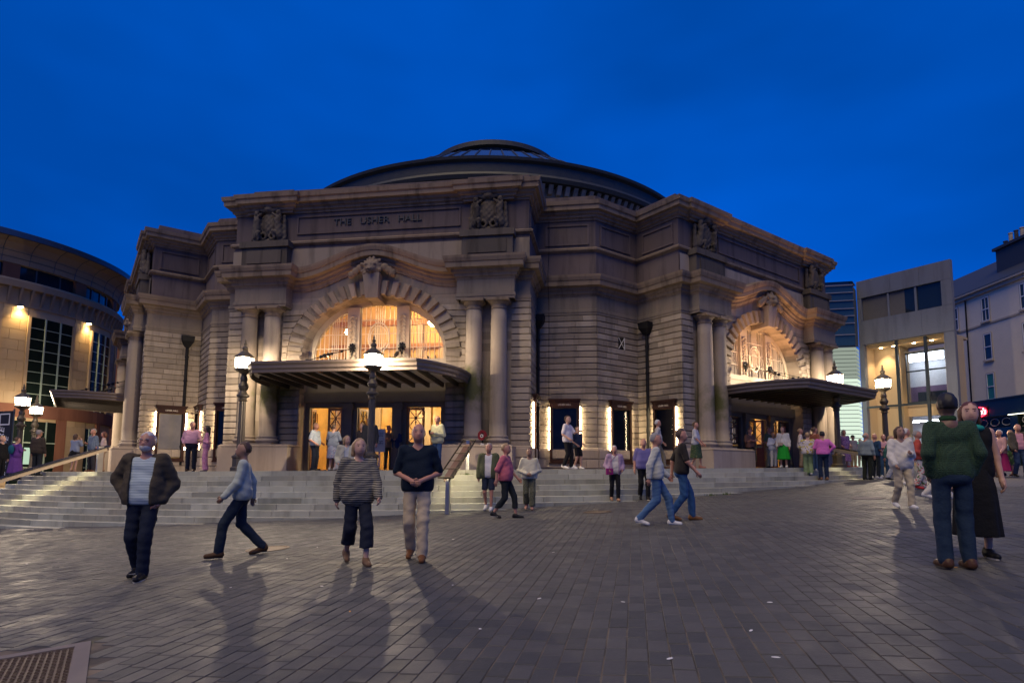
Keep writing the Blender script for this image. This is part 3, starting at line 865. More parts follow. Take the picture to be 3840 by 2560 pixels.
# drum and dome --------------------------------------------------------------------------------
DC = (-1.5, 46.0)
M_COPPER = plain('dome_copper', (.04, .043, .042), .55, .2, .4, 3)
M_SKYL = plain('dome_leaded_glass', (.06, .09, .12), .25, .4, .2, 4)
A0, A1 = R(180), R(360)
MB().lathe([(14.0, 11.5), (14.0, 16.2), (14.1, 16.25), (14.1, 16.45), (14.25, 16.55), (14.25, 17.05)], 120, (*DC, 0)).build('drum', M_STONE, hall)
MB().lathe([(14.2, 17.05), (14.9, 17.1), (15.0, 17.3), (14.95, 17.45), (14.7, 17.5), (14.75, 18.1), (14.95, 18.2), (15.0, 18.35), (14.7, 18.45), (12.5, 19.0)], 120, (*DC, 0)).build('drum_cornice', M_COPPER, hall)
for i in range(84):
    a = R(190) + R(165) * i / 84
    F = Matrix.Translation((*DC, 0)) @ Matrix.Rotation(a, 4, 'Z')
    if i == 0:
        m = MB(); m.hexa([(14.2, -.13, 16.6), (14.5, -.13, 16.62), (14.5, .13, 16.62), (14.2, .13, 16.6), (14.2, -.13, 17.06), (14.75, -.13, 17.06), (14.75, .13, 17.06), (14.2, .13, 17.06)])
        mod_me = m.mesh('modillion', M_STONE)
    o = link('modillion', mod_me, hall, False); o.matrix_parent_inverse = PINV[hall.name]; o.matrix_basis = F
MB().lathe([(13.2, 18.8), (11, 20.6), (9, 22.0), (7.2, 22.95), (5.1, 23.5)], 96, (*DC, 0)).build('dome', M_SKYL, hall)
for i in range(40):
    a = R(180) + R(180) * i / 40
    m = MB(); m.tube([(DC[0] + r * cos(a), DC[1] + r * sin(a), z + .03) for r, z in ((13.2, 18.8), (11, 20.6), (9, 22.0), (7.2, 22.95), (5.1, 23.5))], .05, 5)
    m.build('dome_rib', M_COPPER, hall)
MB().lathe([(4.9, 23.2), (4.9, 24.5), (5.2, 24.6), (5.2, 24.95), (4.7, 25.1), (3.3, 25.4), (1.5, 25.6), (.05, 25.7)], 72, (*DC, 0)).build('dome_lantern', M_COPPER, hall)
# ------------------------------------------------------------------ windows, doors, canopies, lobby of each bay
M_WFR = plain('cream_window_stone', (.46, .38, .28), .6)
M_BAR = plain('white_glazing_bar', (.72, .62, .48), .4)
M_GLASS = glass('window_glass', (.92, .93, .95), .03)
M_OAK = plain('dark_oak', (.085, .035, .018), .35, 0, .3, 5)
M_OAKL = plain('golden_oak', (.34, .15, .045), .4, 0, .3, 5)
M_BRASS = plain('brass', (.75, .48, .14), .25, 1.0)
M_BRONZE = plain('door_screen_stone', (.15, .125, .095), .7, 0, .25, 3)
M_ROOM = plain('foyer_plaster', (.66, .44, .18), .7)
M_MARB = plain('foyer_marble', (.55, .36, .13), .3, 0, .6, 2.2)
M_BULB = emit('foyer_lamp', (1, .70, .34), 60)
M_CANO = plain('canopy_iron', (.035, .03, .028), .5, .3)
M_CANOG = plain('canopy_soffit_panel', (.7, .68, .64), .5)
M_FASC = plain('canopy_fascia', (.16, .125, .10), .45, .3)
M_CHAIN = plain('wrought_iron', (.02, .02, .02), .35, .6)
M_PLATE = plain('dark_sign_plate', (.045, .035, .032), .7, spec=.15)
M_PLATE2 = plain('brown_sign_plate', (.16, .09, .065), .7, spec=.15)
M_GOLD = plain('pale_gold_lettering', (.78, .70, .55), .5)
M_LAMPD = emit('flood_lamp_face', (1, .6, .3), 60)
VW = RB - .62
M_PLANT = plain('foyer_leaves', (.03, .06, .015), .6)
def arc_poly(a, b, z0, u0, u1, n=14):      # closed polygon under ellipse between u0..u1
    P = [(u0, z0)]
    P += [(u, ZS + b * math.sqrt(max(0, 1 - (u / a) ** 2))) for u in [u0 + (u1 - u0) * i / n for i in range(n + 1)]]
    P += [(u1, z0)]
    return P
def ornament(M_):          # strip of carved scrolls
    m = MB()
    for y in [-.62, -.48] + [.02 + .15 * i for i in range(7)]:
        for s in (-1, 1):
            pts = [(s * (.02 + .11 * sin(t)), y + .055 * cos(t * 1.7), .03 + .02 * sin(t)) for t in [i * .45 for i in range(7)]]
            m.tube(pts, .026, 5)
    return m.xf(M_)
def rosette(M_):
    m = MB()
    for i in range(9):
        a = i * 2 * pi / 9; m.tube([(.05 * cos(a), .05 * sin(a), .06), (.15 * cos(a), .19 * sin(a), .05)], [.05, .035], 5)
    m.lathe([(.09, 0), (.08, .12), (.03, .16)], 8)
    m.tube([(0, -.2, .05), (0, -.32, .06)], [.05, .01], 6)
    return m.xf(M_)
for k in KS:
    A, B_, ZW = 2.62, 2.04, 5.36
    M0 = bayM(k, 0, VW, 0)
    detailed = k >= 0
    win = MB()
    # solid tympanum ring round the glass
    n = 36
    for i in range(n):
        t0, t1 = pi * i / n, pi * (i + 1) / n
        p = [(AI * cos(t0), ZS + BI * sin(t0)), (AI * cos(t1), ZS + BI * sin(t1)), (A * cos(t1), ZS + B_ * sin(t1)), (A * cos(t0), ZS + B_ * sin(t0))]
        win.hexa([M0 @ Vector((x, z, d)) for d in (-.1, .08) for x, z in p])
    for s in (-1, 1):
        win.hexa([M0 @ Vector(p) for p in ((s * A, 4.6, -.1), (s * AI, 4.6, -.1), (s * AI, ZS, -.1), (s * A, ZS, -.1), (s * A, 4.6, .08), (s * AI, 4.6, .08), (s * AI, ZS, .08), (s * A, ZS, .08))])
        zt = ZS + B_ * math.sqrt(1 - (.99 / A) ** 2) + .05
        mm = MB(); mm.box(s * 1.0 - .25, s * 1.0 + .25, ZW - .05, zt, -.09, .16); win.add(mm.xf(M0).v, mm.f)
    mm = MB(); mm.box(-AI, AI, 5.16, ZW, -.12, .2); mm.box(-AI, AI, 4.62, 5.16, -.1, .12); win.add(mm.xf(M0).v, mm.f)
    win_o = win.build('arched_window', M_WFR, hall)
    # glass in three lights
    for u0, u1 in ((-A + .01, -1.25), (-.75, .75), (1.25, A - .01)):
        poly = arc_poly(A, B_, ZW, u0, u1)
        MB().add([M0 @ Vector((x, z, 0)) for x, z in poly], [tuple(range(len(poly)))]).build('pane', M_GLASS, win_o)
        us = [u0 + (u1 - u0) * t for t in ((.02, .14, .26, .40, .46, .52, .58, .64, .78, .9, .98) if abs(u0 + u1) < .1 else (.02, .15, .28, .42, .52, .58, .64, .70, .8, .9, .98))]
        if u0 > 0: us = [u0 + u1 - x for x in us]
        for u in us:
            zt = ZS + B_ * math.sqrt(max(0.001, 1 - (u / A) ** 2))
            if zt - ZW < .1: continue
            m = MB(); m.box(u - .011, u + .011, ZW, zt, .01, .045); m.xf(M0).build('bar', M_BAR, win_o)
        for z in (5.85, 6.4, 6.95):
            um = A * math.sqrt(max(0, 1 - ((z - ZS) / B_) ** 2)); a, b = max(u0, -um), min(u1, um)
            if b - a > .2:
                m = MB(); m.box(a, b, z - .011, z + .011, .012, .04); m.xf(M0).build('bar', M_BAR, win_o)
    pts = [(.42 * cos(t), 6.25 + .58 * sin(t), .05) for t in [i * 2 * pi / 28 for i in range(29)]]
    MB().tube([M0 @ Vector(p) for p in pts], .03, 6).build('oval_frame', M_BAR, win_o)
    MB().tube([M0 @ Vector((x * .8, 6.25 + (z - 6.25) * .8, .05)) for x, z, d in pts], .018, 6).build('oval_frame', M_BAR, win_o)
    for s in (-1, 1):
        ornament(bayM(k, s * 1.0, VW + .16, 6.1)).build('carved_scrolls', M_WFR, win_o, kind='stuff')
        rosette(bayM(k, s * 1.0, VW + .18, 5.82)).build('chain_boss', M_CHAIN, win_o)
    # door screen
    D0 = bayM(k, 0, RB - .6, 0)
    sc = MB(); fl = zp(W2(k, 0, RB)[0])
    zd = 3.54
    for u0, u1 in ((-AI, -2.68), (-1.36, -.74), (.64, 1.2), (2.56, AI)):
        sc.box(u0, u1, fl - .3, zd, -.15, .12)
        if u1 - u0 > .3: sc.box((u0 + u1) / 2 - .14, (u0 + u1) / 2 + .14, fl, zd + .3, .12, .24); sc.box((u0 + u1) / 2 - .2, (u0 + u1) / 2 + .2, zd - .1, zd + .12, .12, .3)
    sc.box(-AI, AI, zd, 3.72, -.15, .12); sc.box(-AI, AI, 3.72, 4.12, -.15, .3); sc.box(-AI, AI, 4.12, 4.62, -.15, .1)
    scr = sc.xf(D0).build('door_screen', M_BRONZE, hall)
    # door leaves: three openings, each with one open and one shut leaf of lattice glazing
    def leaf(w, h):
        m = MB(); t = .09
        for b in ((0, t, 0, h), (w - t, w, 0, h), (t, w - t, 0, .22), (t, w - t, h - t, h), (t, w - t, .92, 1.06)): m.box(b[0], b[1], b[2], b[3], -.025, .025)
        lat = MB()
        for z0, z1 in ((.22, .92), (1.06, 1.06 + (h - t - 1.06) / 2), (1.06 + (h - t - 1.06) / 2, h - t)):
            x0, x1 = t, w - t; c = ((x0 + x1) / 2, (z0 + z1) / 2)
            for a, b in (((x0, z0), (x1, z1)), ((x0, z1), (x1, z0)), ((c[0], z0), (c[0], z1)), ((x0, c[1]), (x1, c[1]))):
                lat.bar((*a, 0), (*b, 0), .03, .034, (0, 0, 1))
        pl = MB(); pl.box(t, w - t, .22, .92, -.006, .006)
        gl = MB(); gl.quad((t, 1.06, 0), (w - t, 1.06, 0), (w - t, h - t, 0), (t, h - t, 0))
        hd = MB(); hd.tube([(w - .05, .25, .07), (w - .05, h - .15, .07)], .016, 6); hd.box(t, w - t, .9, .97, .03, .045)
        return m, lat, pl, gl, hd
    spots = {-1: [], 0: [(-2.68, .6, 100), (-1.36, -.62, 0), (-.74, .66, 80), (1.2, .68, 2), (.64, -.64, -85), (2.56, -.5, -80)], 1: [(-2.68, .68, 3), (-1.36, -.64, 0), (-.74, .68, 2), (.64, -.66, -60), (1.2, .66, 8), (2.56, -.66, 0)]}[k]
    for u, w, ang in spots:
        F = D0 @ Matrix.Translation((u, fl + .01, -.02)) @ Matrix.Rotation(R(ang), 4, 'Y')
        m, lat, pl, gl, hd = leaf(abs(w), zd - fl - .03)
        if w < 0: F = D0 @ Matrix.Translation((u, fl + .01, -.02)) @ Matrix.Rotation(R(ang), 4, 'Y') @ Matrix.Diagonal((-1, 1, 1, 1))
        mt = M_OAKL if k == 0 else M_OAK
        dob = m.xf(F).build('door_leaf', mt, hall)
        lat.xf(F).build('lattice', M_OAK, dob); pl.xf(F).build('door_panel', mt, dob); gl.xf(F).build('pane', M_GLASS, dob); hd.xf(F).build('brass_rail', M_BRASS, dob)
    # foyer rooms behind
    if k >= 0:
        def room(name, z0, z1, dpt, mw):
            m = MB()
            c = [(-3.6, -.16), (3.6, -.16), (3.6, -dpt), (-3.6, -dpt)]
            P = lambda u, z, d: D0 @ Vector((u, z, d))
            m.quad(P(-3.6, z0, -dpt), P(3.6, z0, -dpt), P(3.6, z1, -dpt), P(-3.6, z1, -dpt))
            for s in (-3.6, 3.6): m.quad(P(s, z0, -dpt), P(s, z0, -.2), P(s, z1, -.2), P(s, z1, -dpt))
            m.quad(P(-3.6, z1, -.2), P(3.6, z1, -.2), P(3.6, z1, -dpt), P(-3.6, z1, -dpt)); m.quad(P(-3.6, z0, -.2), P(3.6, z0, -.2), P(3.6, z0, -dpt), P(-3.6, z0, -dpt))
            return m.build(name, mw, hall)
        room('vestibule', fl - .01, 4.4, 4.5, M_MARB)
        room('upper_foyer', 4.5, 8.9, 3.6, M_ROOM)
        m = MB()                                        # marble pilasters on the vestibule wall
        for u in (-2.9, -1.7, -.5, .7, 1.9, 3.0):
            m2 = MB(); m2.box(u - .14, u + .14, fl, 4.2, -4.5, -4.35); m2.xf(D0).build('pilaster', M_WFR, hall)
        for u in (-2.2, 0.1, 2.2):
            m2 = MB(); m2.lathe([(.02, .1), (.14, .06), (.16, -.04), (.08, -.12), (.02, -.13)], 12)
            m2.xf(D0 @ Matrix.Translation((u, 3.95, -2.6)) @ Matrix.Rotation(-pi / 2, 4, 'X')).build('pendant_lamp', M_BULB, hall)
        for u in ((-1.9, 6.9), (1.7, 7.2), (0, 8.2)):
            m2 = MB(); m2.lathe([(.02, .14), (.2, .08), (.24, -.04), (.12, -.16), (.02, -.18)], 12)
            m2.xf(D0 @ Matrix.Translation((u[0], u[1], -1.6)) @ Matrix.Rotation(-pi / 2, 4, 'X')).build('pendant_lamp', M_BULB, hall) if k == 0 else None
        for nm, z_, d_, en, c_ in (('vestibule_light', 3.6, -2.4, 240, (1, .72, .36)), ('foyer_light', 7.6, -1.9, 210 if k == 0 else 60, (1, .66, .30))):
            ld = bpy.data.lights.new(nm, 'POINT'); ld.energy = en; ld.color = c_; ld.shadow_soft_size = .2
            lo = bpy.data.objects.new(nm, ld); COL.objects.link(lo); lo.parent = hall; lo.matrix_parent_inverse = PINV[hall.name]; lo.matrix_basis = Matrix.Translation(D0 @ Vector((.9 if nm == 'foyer_light' else 0, z_, d_)))
        m2 = MB()                                       # balcony rail and potted plants seen through the glass
        m2.box(-3.5, 3.5, 5.3, 5.36, -.9, -.84)
        for i in range(40): m2.box(-3.4 + i * .17, -3.375 + i * .17, 4.6, 5.3, -.88, -.86)
        m2.xf(D0).build('balustrade', M_BAR, hall, kind='stuff')
        for u in (-2.6, -1.5, -.35, .55, 1.6, 2.7):
            m2 = MB(); m2.box(u - .12, u + .12, 4.6, 7.6, -3.6, -3.45); m2.xf(D0).build('foyer_pilaster', M_WFR, hall)
        m2 = MB(); m2.box(-3.6, 3.6, 6.55, 6.75, -3.6, -3.42); m2.box(-3.6, 3.6, 7.6, 7.8, -3.6, -3.4); m2.xf(D0).build('foyer_cornice', M_OAKL, hall, kind='stuff')
        for u in (-2.1, -1.6, .1, .5, 2.0):                # potted foliage behind the glass
            m2 = MB()
            for j in range(36):
                a_ = random.random() * 6.28; l_ = random.uniform(.15, .4); b0 = Vector((u, 5.2, -.45)); tip = b0 + Vector((cos(a_) * l_ * .8, l_ * 1.1, sin(a_) * l_ * .5)); w_ = Vector((-sin(a_), 0, cos(a_))) * .03; md = b0.lerp(tip, .6) + Vector((0, .06, 0))
                m2.add([b0, md - w_, tip, md + w_], [(0, 1, 2, 3)])
            m2.xf(D0).build('foyer_plant', M_PLANT, hall, kind='stuff')
    # canopy
    H0, H1, PROJ = 4.30, 4.66, 3.2
    def edge(n=10):
        pts = [(-3.74, 0.0)]
        for i in range(1, n + 1):
            t = i / n; pts.append((-3.74 + .94 * t ** 2.2 - .12 * sin(t * pi), PROJ * t ** .9))
        return pts + [(-u, v) for u, v in pts[::-1]]
    E_ = edge()
    C0 = bayM(k, 0, RB, 0)
    top = MB()
    zz = lambda v: H1 - .12 + .12 * v / PROJ
    zb = lambda v: H0 - .10 + .10 * v / PROJ
    vsx = [C0 @ Vector((u, zz(v), v)) for u, v in E_]; vsb = [C0 @ Vector((u * .985, zb(v) + .16, v * .985)) for u, v in E_]
    nE = len(E_)
    top.add(vsx, [tuple(range(nE))])
    cano = top.build('canopy', M_CANO, hall)
    MB().add(vsb, [tuple(range(nE))[::-1]]).build('soffit', M_CANOG, cano)
    def run(i0, i1, nm, mt):
        m = MB()
        prof = [(0, 0), (.05, .03), (.05, .1), (.1, .16), (.1, .24), (.15, .3), (.15, .36), (0, .36)]
        L = len(prof); vs_ = []
        for i in range(i0, i1 + 1):
            u, v = E_[i]
            du = Vector((E_[min(i + 1, nE - 1)][0] - E_[max(i - 1, 0)][0], E_[min(i + 1, nE - 1)][1] - E_[max(i - 1, 0)][1])).normalized(); nn = Vector((-du.y, du.x))
            for o, z in prof: vs_.append(C0 @ Vector((u + nn.x * o, zb(v) + z, v + nn.y * o)))
        m.add(vs_, [(a * L + b, a * L + (b + 1) % L, (a + 1) * L + (b + 1) % L, (a + 1) * L + b) for a in range(i1 - i0) for b in range(L)] + [tuple(range(L)), tuple((i1 - i0) * L + j for j in range(L))])
        return m.build(nm, mt, cano)
    run(0, 10, 'side_fascia', M_FASC); run(11, nE - 1, 'side_fascia', M_FASC)
    m = MB(); 
    pr = [(0, 0), (.05, .02), (.05, .1), (.1, .15), (.1, .24), (.16, .3), (.16, .37), (0, .37)]
    vs_ = [C0 @ Vector((u, H0 + z, PROJ + o)) for u in (-2.8, 2.8) for o, z in pr]
    m.add(vs_, [(j, (j + 1) % 8, 8 + (j + 1) % 8, 8 + j) for j in range(8)] + [tuple(range(8)), tuple(range(8, 16))]).build('front_fascia', M_FASC, cano)
    for i in range(13):
        u = -3.3 + i * .55
        vmax = PROJ * .985 if abs(u) < 2.75 else PROJ * max(.2, (3.74 - abs(u)) / .95) ** .5 * .9
        m = MB(); m.hexa([C0 @ Vector(p) for p in ((u - .045, zb(0), 0), (u + .045, zb(0), 0), (u + .045, zb(vmax) + .03, vmax), (u - .045, zb(vmax) + .03, vmax), (u - .045, zb(0) + .165, 0), (u + .045, zb(0) + .165, 0), (u + .045, zb(vmax) + .165, vmax), (u - .045, zb(vmax) + .165, vmax))])
        m.build('rib', M_CANO, cano)
    for s in (-1, 1):                                    # hanging chains with ball links
        a = C0 @ Vector((s * 1.0, 5.82, -.42)); b = C0 @ Vector((s * 1.7, H1, 2.7))
        ch = MB().tube([a, b], .016, 6)
        for t, r_ in ((.2, .055), (.38, .05), (.44, .075), (.5, .08), (.56, .06), (.78, .06)):
            p = a.lerp(b, t); d = (b - a).normalized()
            ch.tube([p - d * r_, p - d * r_ * .5, p + d * r_ * .5, p + d * r_], [.015, r_, r_, .015], 8)
        ch.build('chain', M_CHAIN, cano)
    # uplighters on the canopy, one each side, washing the arch
    for s in ((-1.5, 1.0), (1.5, 1.0)):
        m = MB(); m.box(s[0] - .14, s[0] + .14, H1 - .02, H1 + .1, s[1] - .1, s[1] + .1)
        ul = m.xf(C0).build('uplighter', M_CHAIN, cano)
        ld = bpy.data.lights.new('uplight', 'SPOT'); ld.energy = {-1: 0, 0: 160, 1: 480}[k]; ld.color = (1, .52, .24); ld.spot_size = R(105); ld.spot_blend = .9; ld.shadow_soft_size = .08
        lo = bpy.data.objects.new('uplight', ld); COL.objects.link(lo); lo.parent = hall; lo.matrix_parent_inverse = PINV[hall.name]
        src = C0 @ Vector((s[0], H1 + .16, s[1])); tgt = C0 @ Vector((s[0] * .3, 8.3, .0)); lo.matrix_basis = Matrix.Translation(src) @ (tgt - src).to_track_quat('-Z', 'Y').to_matrix().to_4x4()
    # name plates on the jamb piers
    num = {-1: '3', 0: '2', 1: '1'}[k]
    for s in (-1, 1):
        for z, t, mt in ((3.30, 'DOOR ' + num, M_PLATE2), (3.055, 'GRAND CIRCLE', M_PLATE), (2.81, 'ORGAN GALLERY', M_PLATE)):
            F = bayM(k, s * 3.24, RB + .036, z)
            m = MB(); m.box(-.30, .30, -.085, .085, 0, .014); pl = m.xf(F).build('name_plate', mt, hall)
            tm = text_mb(t, .085, .004, width=min(.5, .045 * len(t))); tm.xf(F @ Matrix.Translation((0, 0, .018))).build('lettering', M_GOLD, pl)
# ------------------------------------------------------------------ lamp standards
M_LAMPI = plain('lamp_iron', (.10, .085, .065), .45, .5)
def pane_mat():                      # frosted glass: glows and lets the lamp inside through
    m, nt, b = nodes('lantern_glass'); nt.nodes.remove(b)
    e = N(nt, 'ShaderNodeEmission'); e.inputs[0].default_value = (1, .80, .62, 1); e.inputs[1].default_value = 3.2
    t = N(nt, 'ShaderNodeBsdfTransparent'); t.inputs[0].default_value = (.7, .7, .7, 1); a = N(nt, 'ShaderNodeAddShader')
    nt.links.new(e.outputs[0], a.inputs[0]); nt.links.new(t.outputs[0], a.inputs[1]); nt.links.new(a.outputs[0], nt.nodes['Material Output'].inputs[0]); return m
M_PANE = pane_mat()
M_LBULB = emit('lamp_bulb', (1, .85, .65), 30)
M_RED = plain('red_numeral', (.55, .02, .02), .5)
def lamp(x, y, label, z=None, num=None, rz=0.0, scale=1.0):
    zb_ = zp(x) if z is None else z
    t = thing('lamp_standard', label, 'street lamp', (x, y, zb_ - .005), rz, 'lantern lamp standards round the hall')
    L = Matrix.Translation((x, y, zb_ - .005)) @ Matrix.Rotation(rz, 4, 'Z') @ Matrix.Diagonal((scale, scale, scale, 1))
    m = MB(); m.lathe([(.30, 0), (.30, .12), (.24, .16), (.24, .42), (.27, .45), (.27, .50), (.17, .56), (.15, .62)], 8); m.xf(L).build('base', M_LAMPI, t)
    m = MB(); n = 24; vs_ = []
    for j in range(13):
        zz_ = .6 + 1.75 * j / 12; r_ = .125 - .022 * j / 12
        for i in range(n):
            a = 2 * pi * i / n; q = r_ * (1 if i % 2 else .88); vs_.append((q * cos(a), q * sin(a), zz_))
    m.add(vs_, [(j * n + i, j * n + (i + 1) % n, (j + 1) * n + (i + 1) % n, (j + 1) * n + i) for j in range(12) for i in range(n)])
    m.xf(L).build('shaft', M_LAMPI, t)
    m = MB(); m.lathe([(.11, 2.33), (.15, 2.36), (.12, 2.40), (.13, 2.46), (.2, 2.5), (.2, 2.55), (.13, 2.6), (.1, 2.7), (.15, 2.76), (.17, 2.85), (.13, 2.93), (.1, 3.0), (.12, 3.06), (.11, 3.14), (.08, 3.22), (.1, 3.27), (.2, 3.33), (.3, 3.38), (.3, 3.41)], 16); m.xf(L).build('capital', M_LAMPI, t)
    m = MB()
    for i in range(8):
        a = 2 * pi * (i + .5) / 8; m.tube([(.285 * cos(a), .285 * sin(a), 3.4), (.3 * cos(a), .3 * sin(a), 3.81)], .016, 5)
    m.lathe([(.31, 3.40), (.31, 3.43), (.27, 3.43)], 8, a0=pi / 8, a1=pi / 8 + 2 * pi)
    lan = m.xf(L).build('lantern_cage', M_LAMPI, t)
    m = MB(); m.lathe([(.32, 3.80), (.34, 3.84), (.26, 3.9), (.18, 3.97), (.1, 4.02), (.07, 4.08), (.1, 4.12), (.09, 4.18), (.04, 4.22), (.05, 4.27), (.06, 4.30), (.025, 4.35), (.035, 4.39), (.01, 4.46)], 16); m.xf(L).build('lantern_roof', M_LAMPI, lan)
    for i in range(8):
        a, b = 2 * pi * (i - .5) / 8 + .03, 2 * pi * (i + .5) / 8 - .03
        m = MB(); m.quad((.275 * cos(a), .275 * sin(a), 3.43), (.275 * cos(b), .275 * sin(b), 3.43), (.29 * cos(b), .29 * sin(b), 3.79), (.29 * cos(a), .29 * sin(a), 3.79)); m.xf(L).build('pane', M_PANE, lan)
    MB().lathe([(.01, 3.44), (.04, 3.45), (.05, 3.52), (.04, 3.58), (.01, 3.6)], 10).xf(L).build('bulb', M_LBULB, lan)
    ld = bpy.data.lights.new('lantern_light', 'POINT'); ld.energy = 2150; ld.color = (1, .79, .55); ld.shadow_soft_size = .07
    lo = bpy.data.objects.new('lantern_light', ld); COL.objects.link(lo); lo.parent = t; lo.matrix_parent_inverse = PINV[t.name]; lo.matrix_basis = Matrix.Translation(L @ Vector((0, 0, 3.70)))
    if num:
        for a in (R(-78), R(-123)):
            c = round((a - 0) / (pi / 4)) * pi / 4
            tm = text_mb(num, .28, .002); F = L @ frame((.292 * cos(c), .292 * sin(c), 3.61), (-sin(c), cos(c), 0), (0, 0, 1)); tm.xf(F).build('numeral', M_RED, lan)
    return t
lamp(-9.07, 19.8, 'lantern lamp standard marked 2 in front of the paired columns left of door 2', num='2')
lamp(-4.33, 18.2, 'lantern lamp standard marked 2 in front of the middle canopy', num='2', scale=.94)
lamp(13.45, 24.4, 'lantern lamp standard at the tip of the right canopy')
lamp(16.2, 25.6, 'lantern lamp standard with tall finial in front of the modern glazed wing')
lamp(-22.7, 27.3, 'lantern lamp standard beside the black theatre banner', z=.55)
lamp(-25.6, 31.7, 'lantern lamp standard before the curved building\'s entrance', z=.55)

# ------------------------------------------------------------------ poster cases on the hall walls
M_CASE = plain('mahogany_case', (.04, .016, .012), .6, 0, .3, 8, spec=.15)
M_GILT = plain('gilt_edge', (.45, .32, .10), .4, .6)
M_TUBE = emit('case_light', (1.0, .78, .46), 50)
def poster_mat(name, c1, c2, sc=2.0):
    m, nt, b = nodes(name); n = noise(nt, sc, 3, worldpos(nt)); nt.links.new(mixc(nt, c1, c2, ramp(nt, n, .4, .65)), b.inputs['Base Color']); b.inputs['Roughness'].default_value = .5; b.inputs['Specular IOR Level'].default_value = .15; return m
M_POSTD = poster_mat('case_dark_backing', (.02, .022, .03), (.035, .035, .04))
M_POSTP = poster_mat('case_pale_poster', (.30, .28, .27), (.42, .37, .33), 1.2)
M_POSTG = poster_mat('case_green_backing', (.035, .045, .035), (.06, .06, .05))
def case(F, label, back, w=1.14, bottom=1.5, tubes=(-1, 1)):
    p = F @ Vector((0, 0, 0))
    t = thing('poster_case', label, 'display case', F @ Vector((0, bottom, .1)), 0, 'lit poster cases on the hall walls')
    h = 2.4; G = F @ Matrix.Translation((0, bottom, .05))
    m = MB(); m.box(-w / 2, w / 2, 0, h, 0, .03); m.xf(G).build('backing', back, t)
    m = MB()
    for a in ((-w / 2, -w / 2 + .1, 0, h), (w / 2 - .1, w / 2, 0, h), (-w / 2 + .1, w / 2 - .1, 0, .12), (-w / 2 + .1, w / 2 - .1, h - .3, h)): m.box(a[0], a[1], a[2], a[3], .03, .14)
    m.xf(G).build('case_frame', M_CASE, t)
    m = MB(); m.box(-w / 2 - .06, w / 2 + .06, h, h + .06, 0, .2); m.box(-w / 2 - .03, w / 2 + .03, h - .07, h + .001, .02, .165); m.xf(G).build('case_cornice', M_CASE, t)
    m = MB(); m.box(-w / 2 - .03, w / 2 + .03, -.05, 0, .0, .16); m.xf(G).build('case_sill', M_CASE, t)
    m = MB()
    for a in ((-w / 2 + .1, -w / 2 + .115, .12, h - .3), (w / 2 - .115, w / 2 - .1, .12, h - .3), (-w / 2 + .115, w / 2 - .115, .12, .135), (-w / 2 + .115, w / 2 - .115, h - .315, h - .3)): m.box(a[0], a[1], a[2], a[3], .03, .06)
    m.xf(G).build('gilt_trim', M_GILT, t)
    m = MB(); m.quad((-w / 2 + .1, .12, .08), (w / 2 - .1, .12, .08), (w / 2 - .1, h - .3, .08), (-w / 2 + .1, h - .3, .08)); m.xf(G).build('pane', M_CGLASS, t)
    text_mb('USHER HALL', .1, .004, width=.5).xf(G @ Matrix.Translation((0, h - .17, .142))).build('lettering', M_GOLD, t)
    for s in tubes:
        m = MB(); m.tube([G @ Vector((s * (w / 2 + .035), .2, .05)), G @ Vector((s * (w / 2 + .035), h - .25, .05))], .022, 8); m.build('light_tube', M_TUBE, t)
        m = MB()
        for y in (.18, h * .5, h - .2): m.bar(G @ Vector((s * (w / 2 - .02), y, .07)), G @ Vector((s * (w / 2 + .11), y, .07)), .03, .03)
        m.build('bracket', M_CASE, t)
    return t
M_CGLASS = glass('case_glass', (.95, .96, .97), -.02)
case(retM(-1, 1, VM - .02, 0, .035), 'lit poster case with a pale poster on the wall beside the pink shirted man', M_POSTP)
case(bayM(-1, UM - .1, RW + .035, 0), 'dark edge-on poster case behind the woman in pink', M_POSTD)
case(bayM(0, -UM - .1, RW + .035, 0), 'narrow dark poster case tucked beside the left column pair', M_POSTD)
case(retM(0, 1, VM + .25, 0, .035), 'poster case seen edge on beside the glowing strip right of the wreath', M_POSTP)
case(bayM(0, UM - .05, RW + .035, 0), 'poster case with black board behind the man in a white T-shirt', M_POSTD)
case(bayM(1, -UM - .02, RW + .035, 0), 'poster case with greenish glass behind the purple shirted man', M_POSTG)
case(retM(1, -1, VM + .35, 0, .035), 'poster case nearest the right column pair, beside a black downpipe', M_POSTD, 1.05)

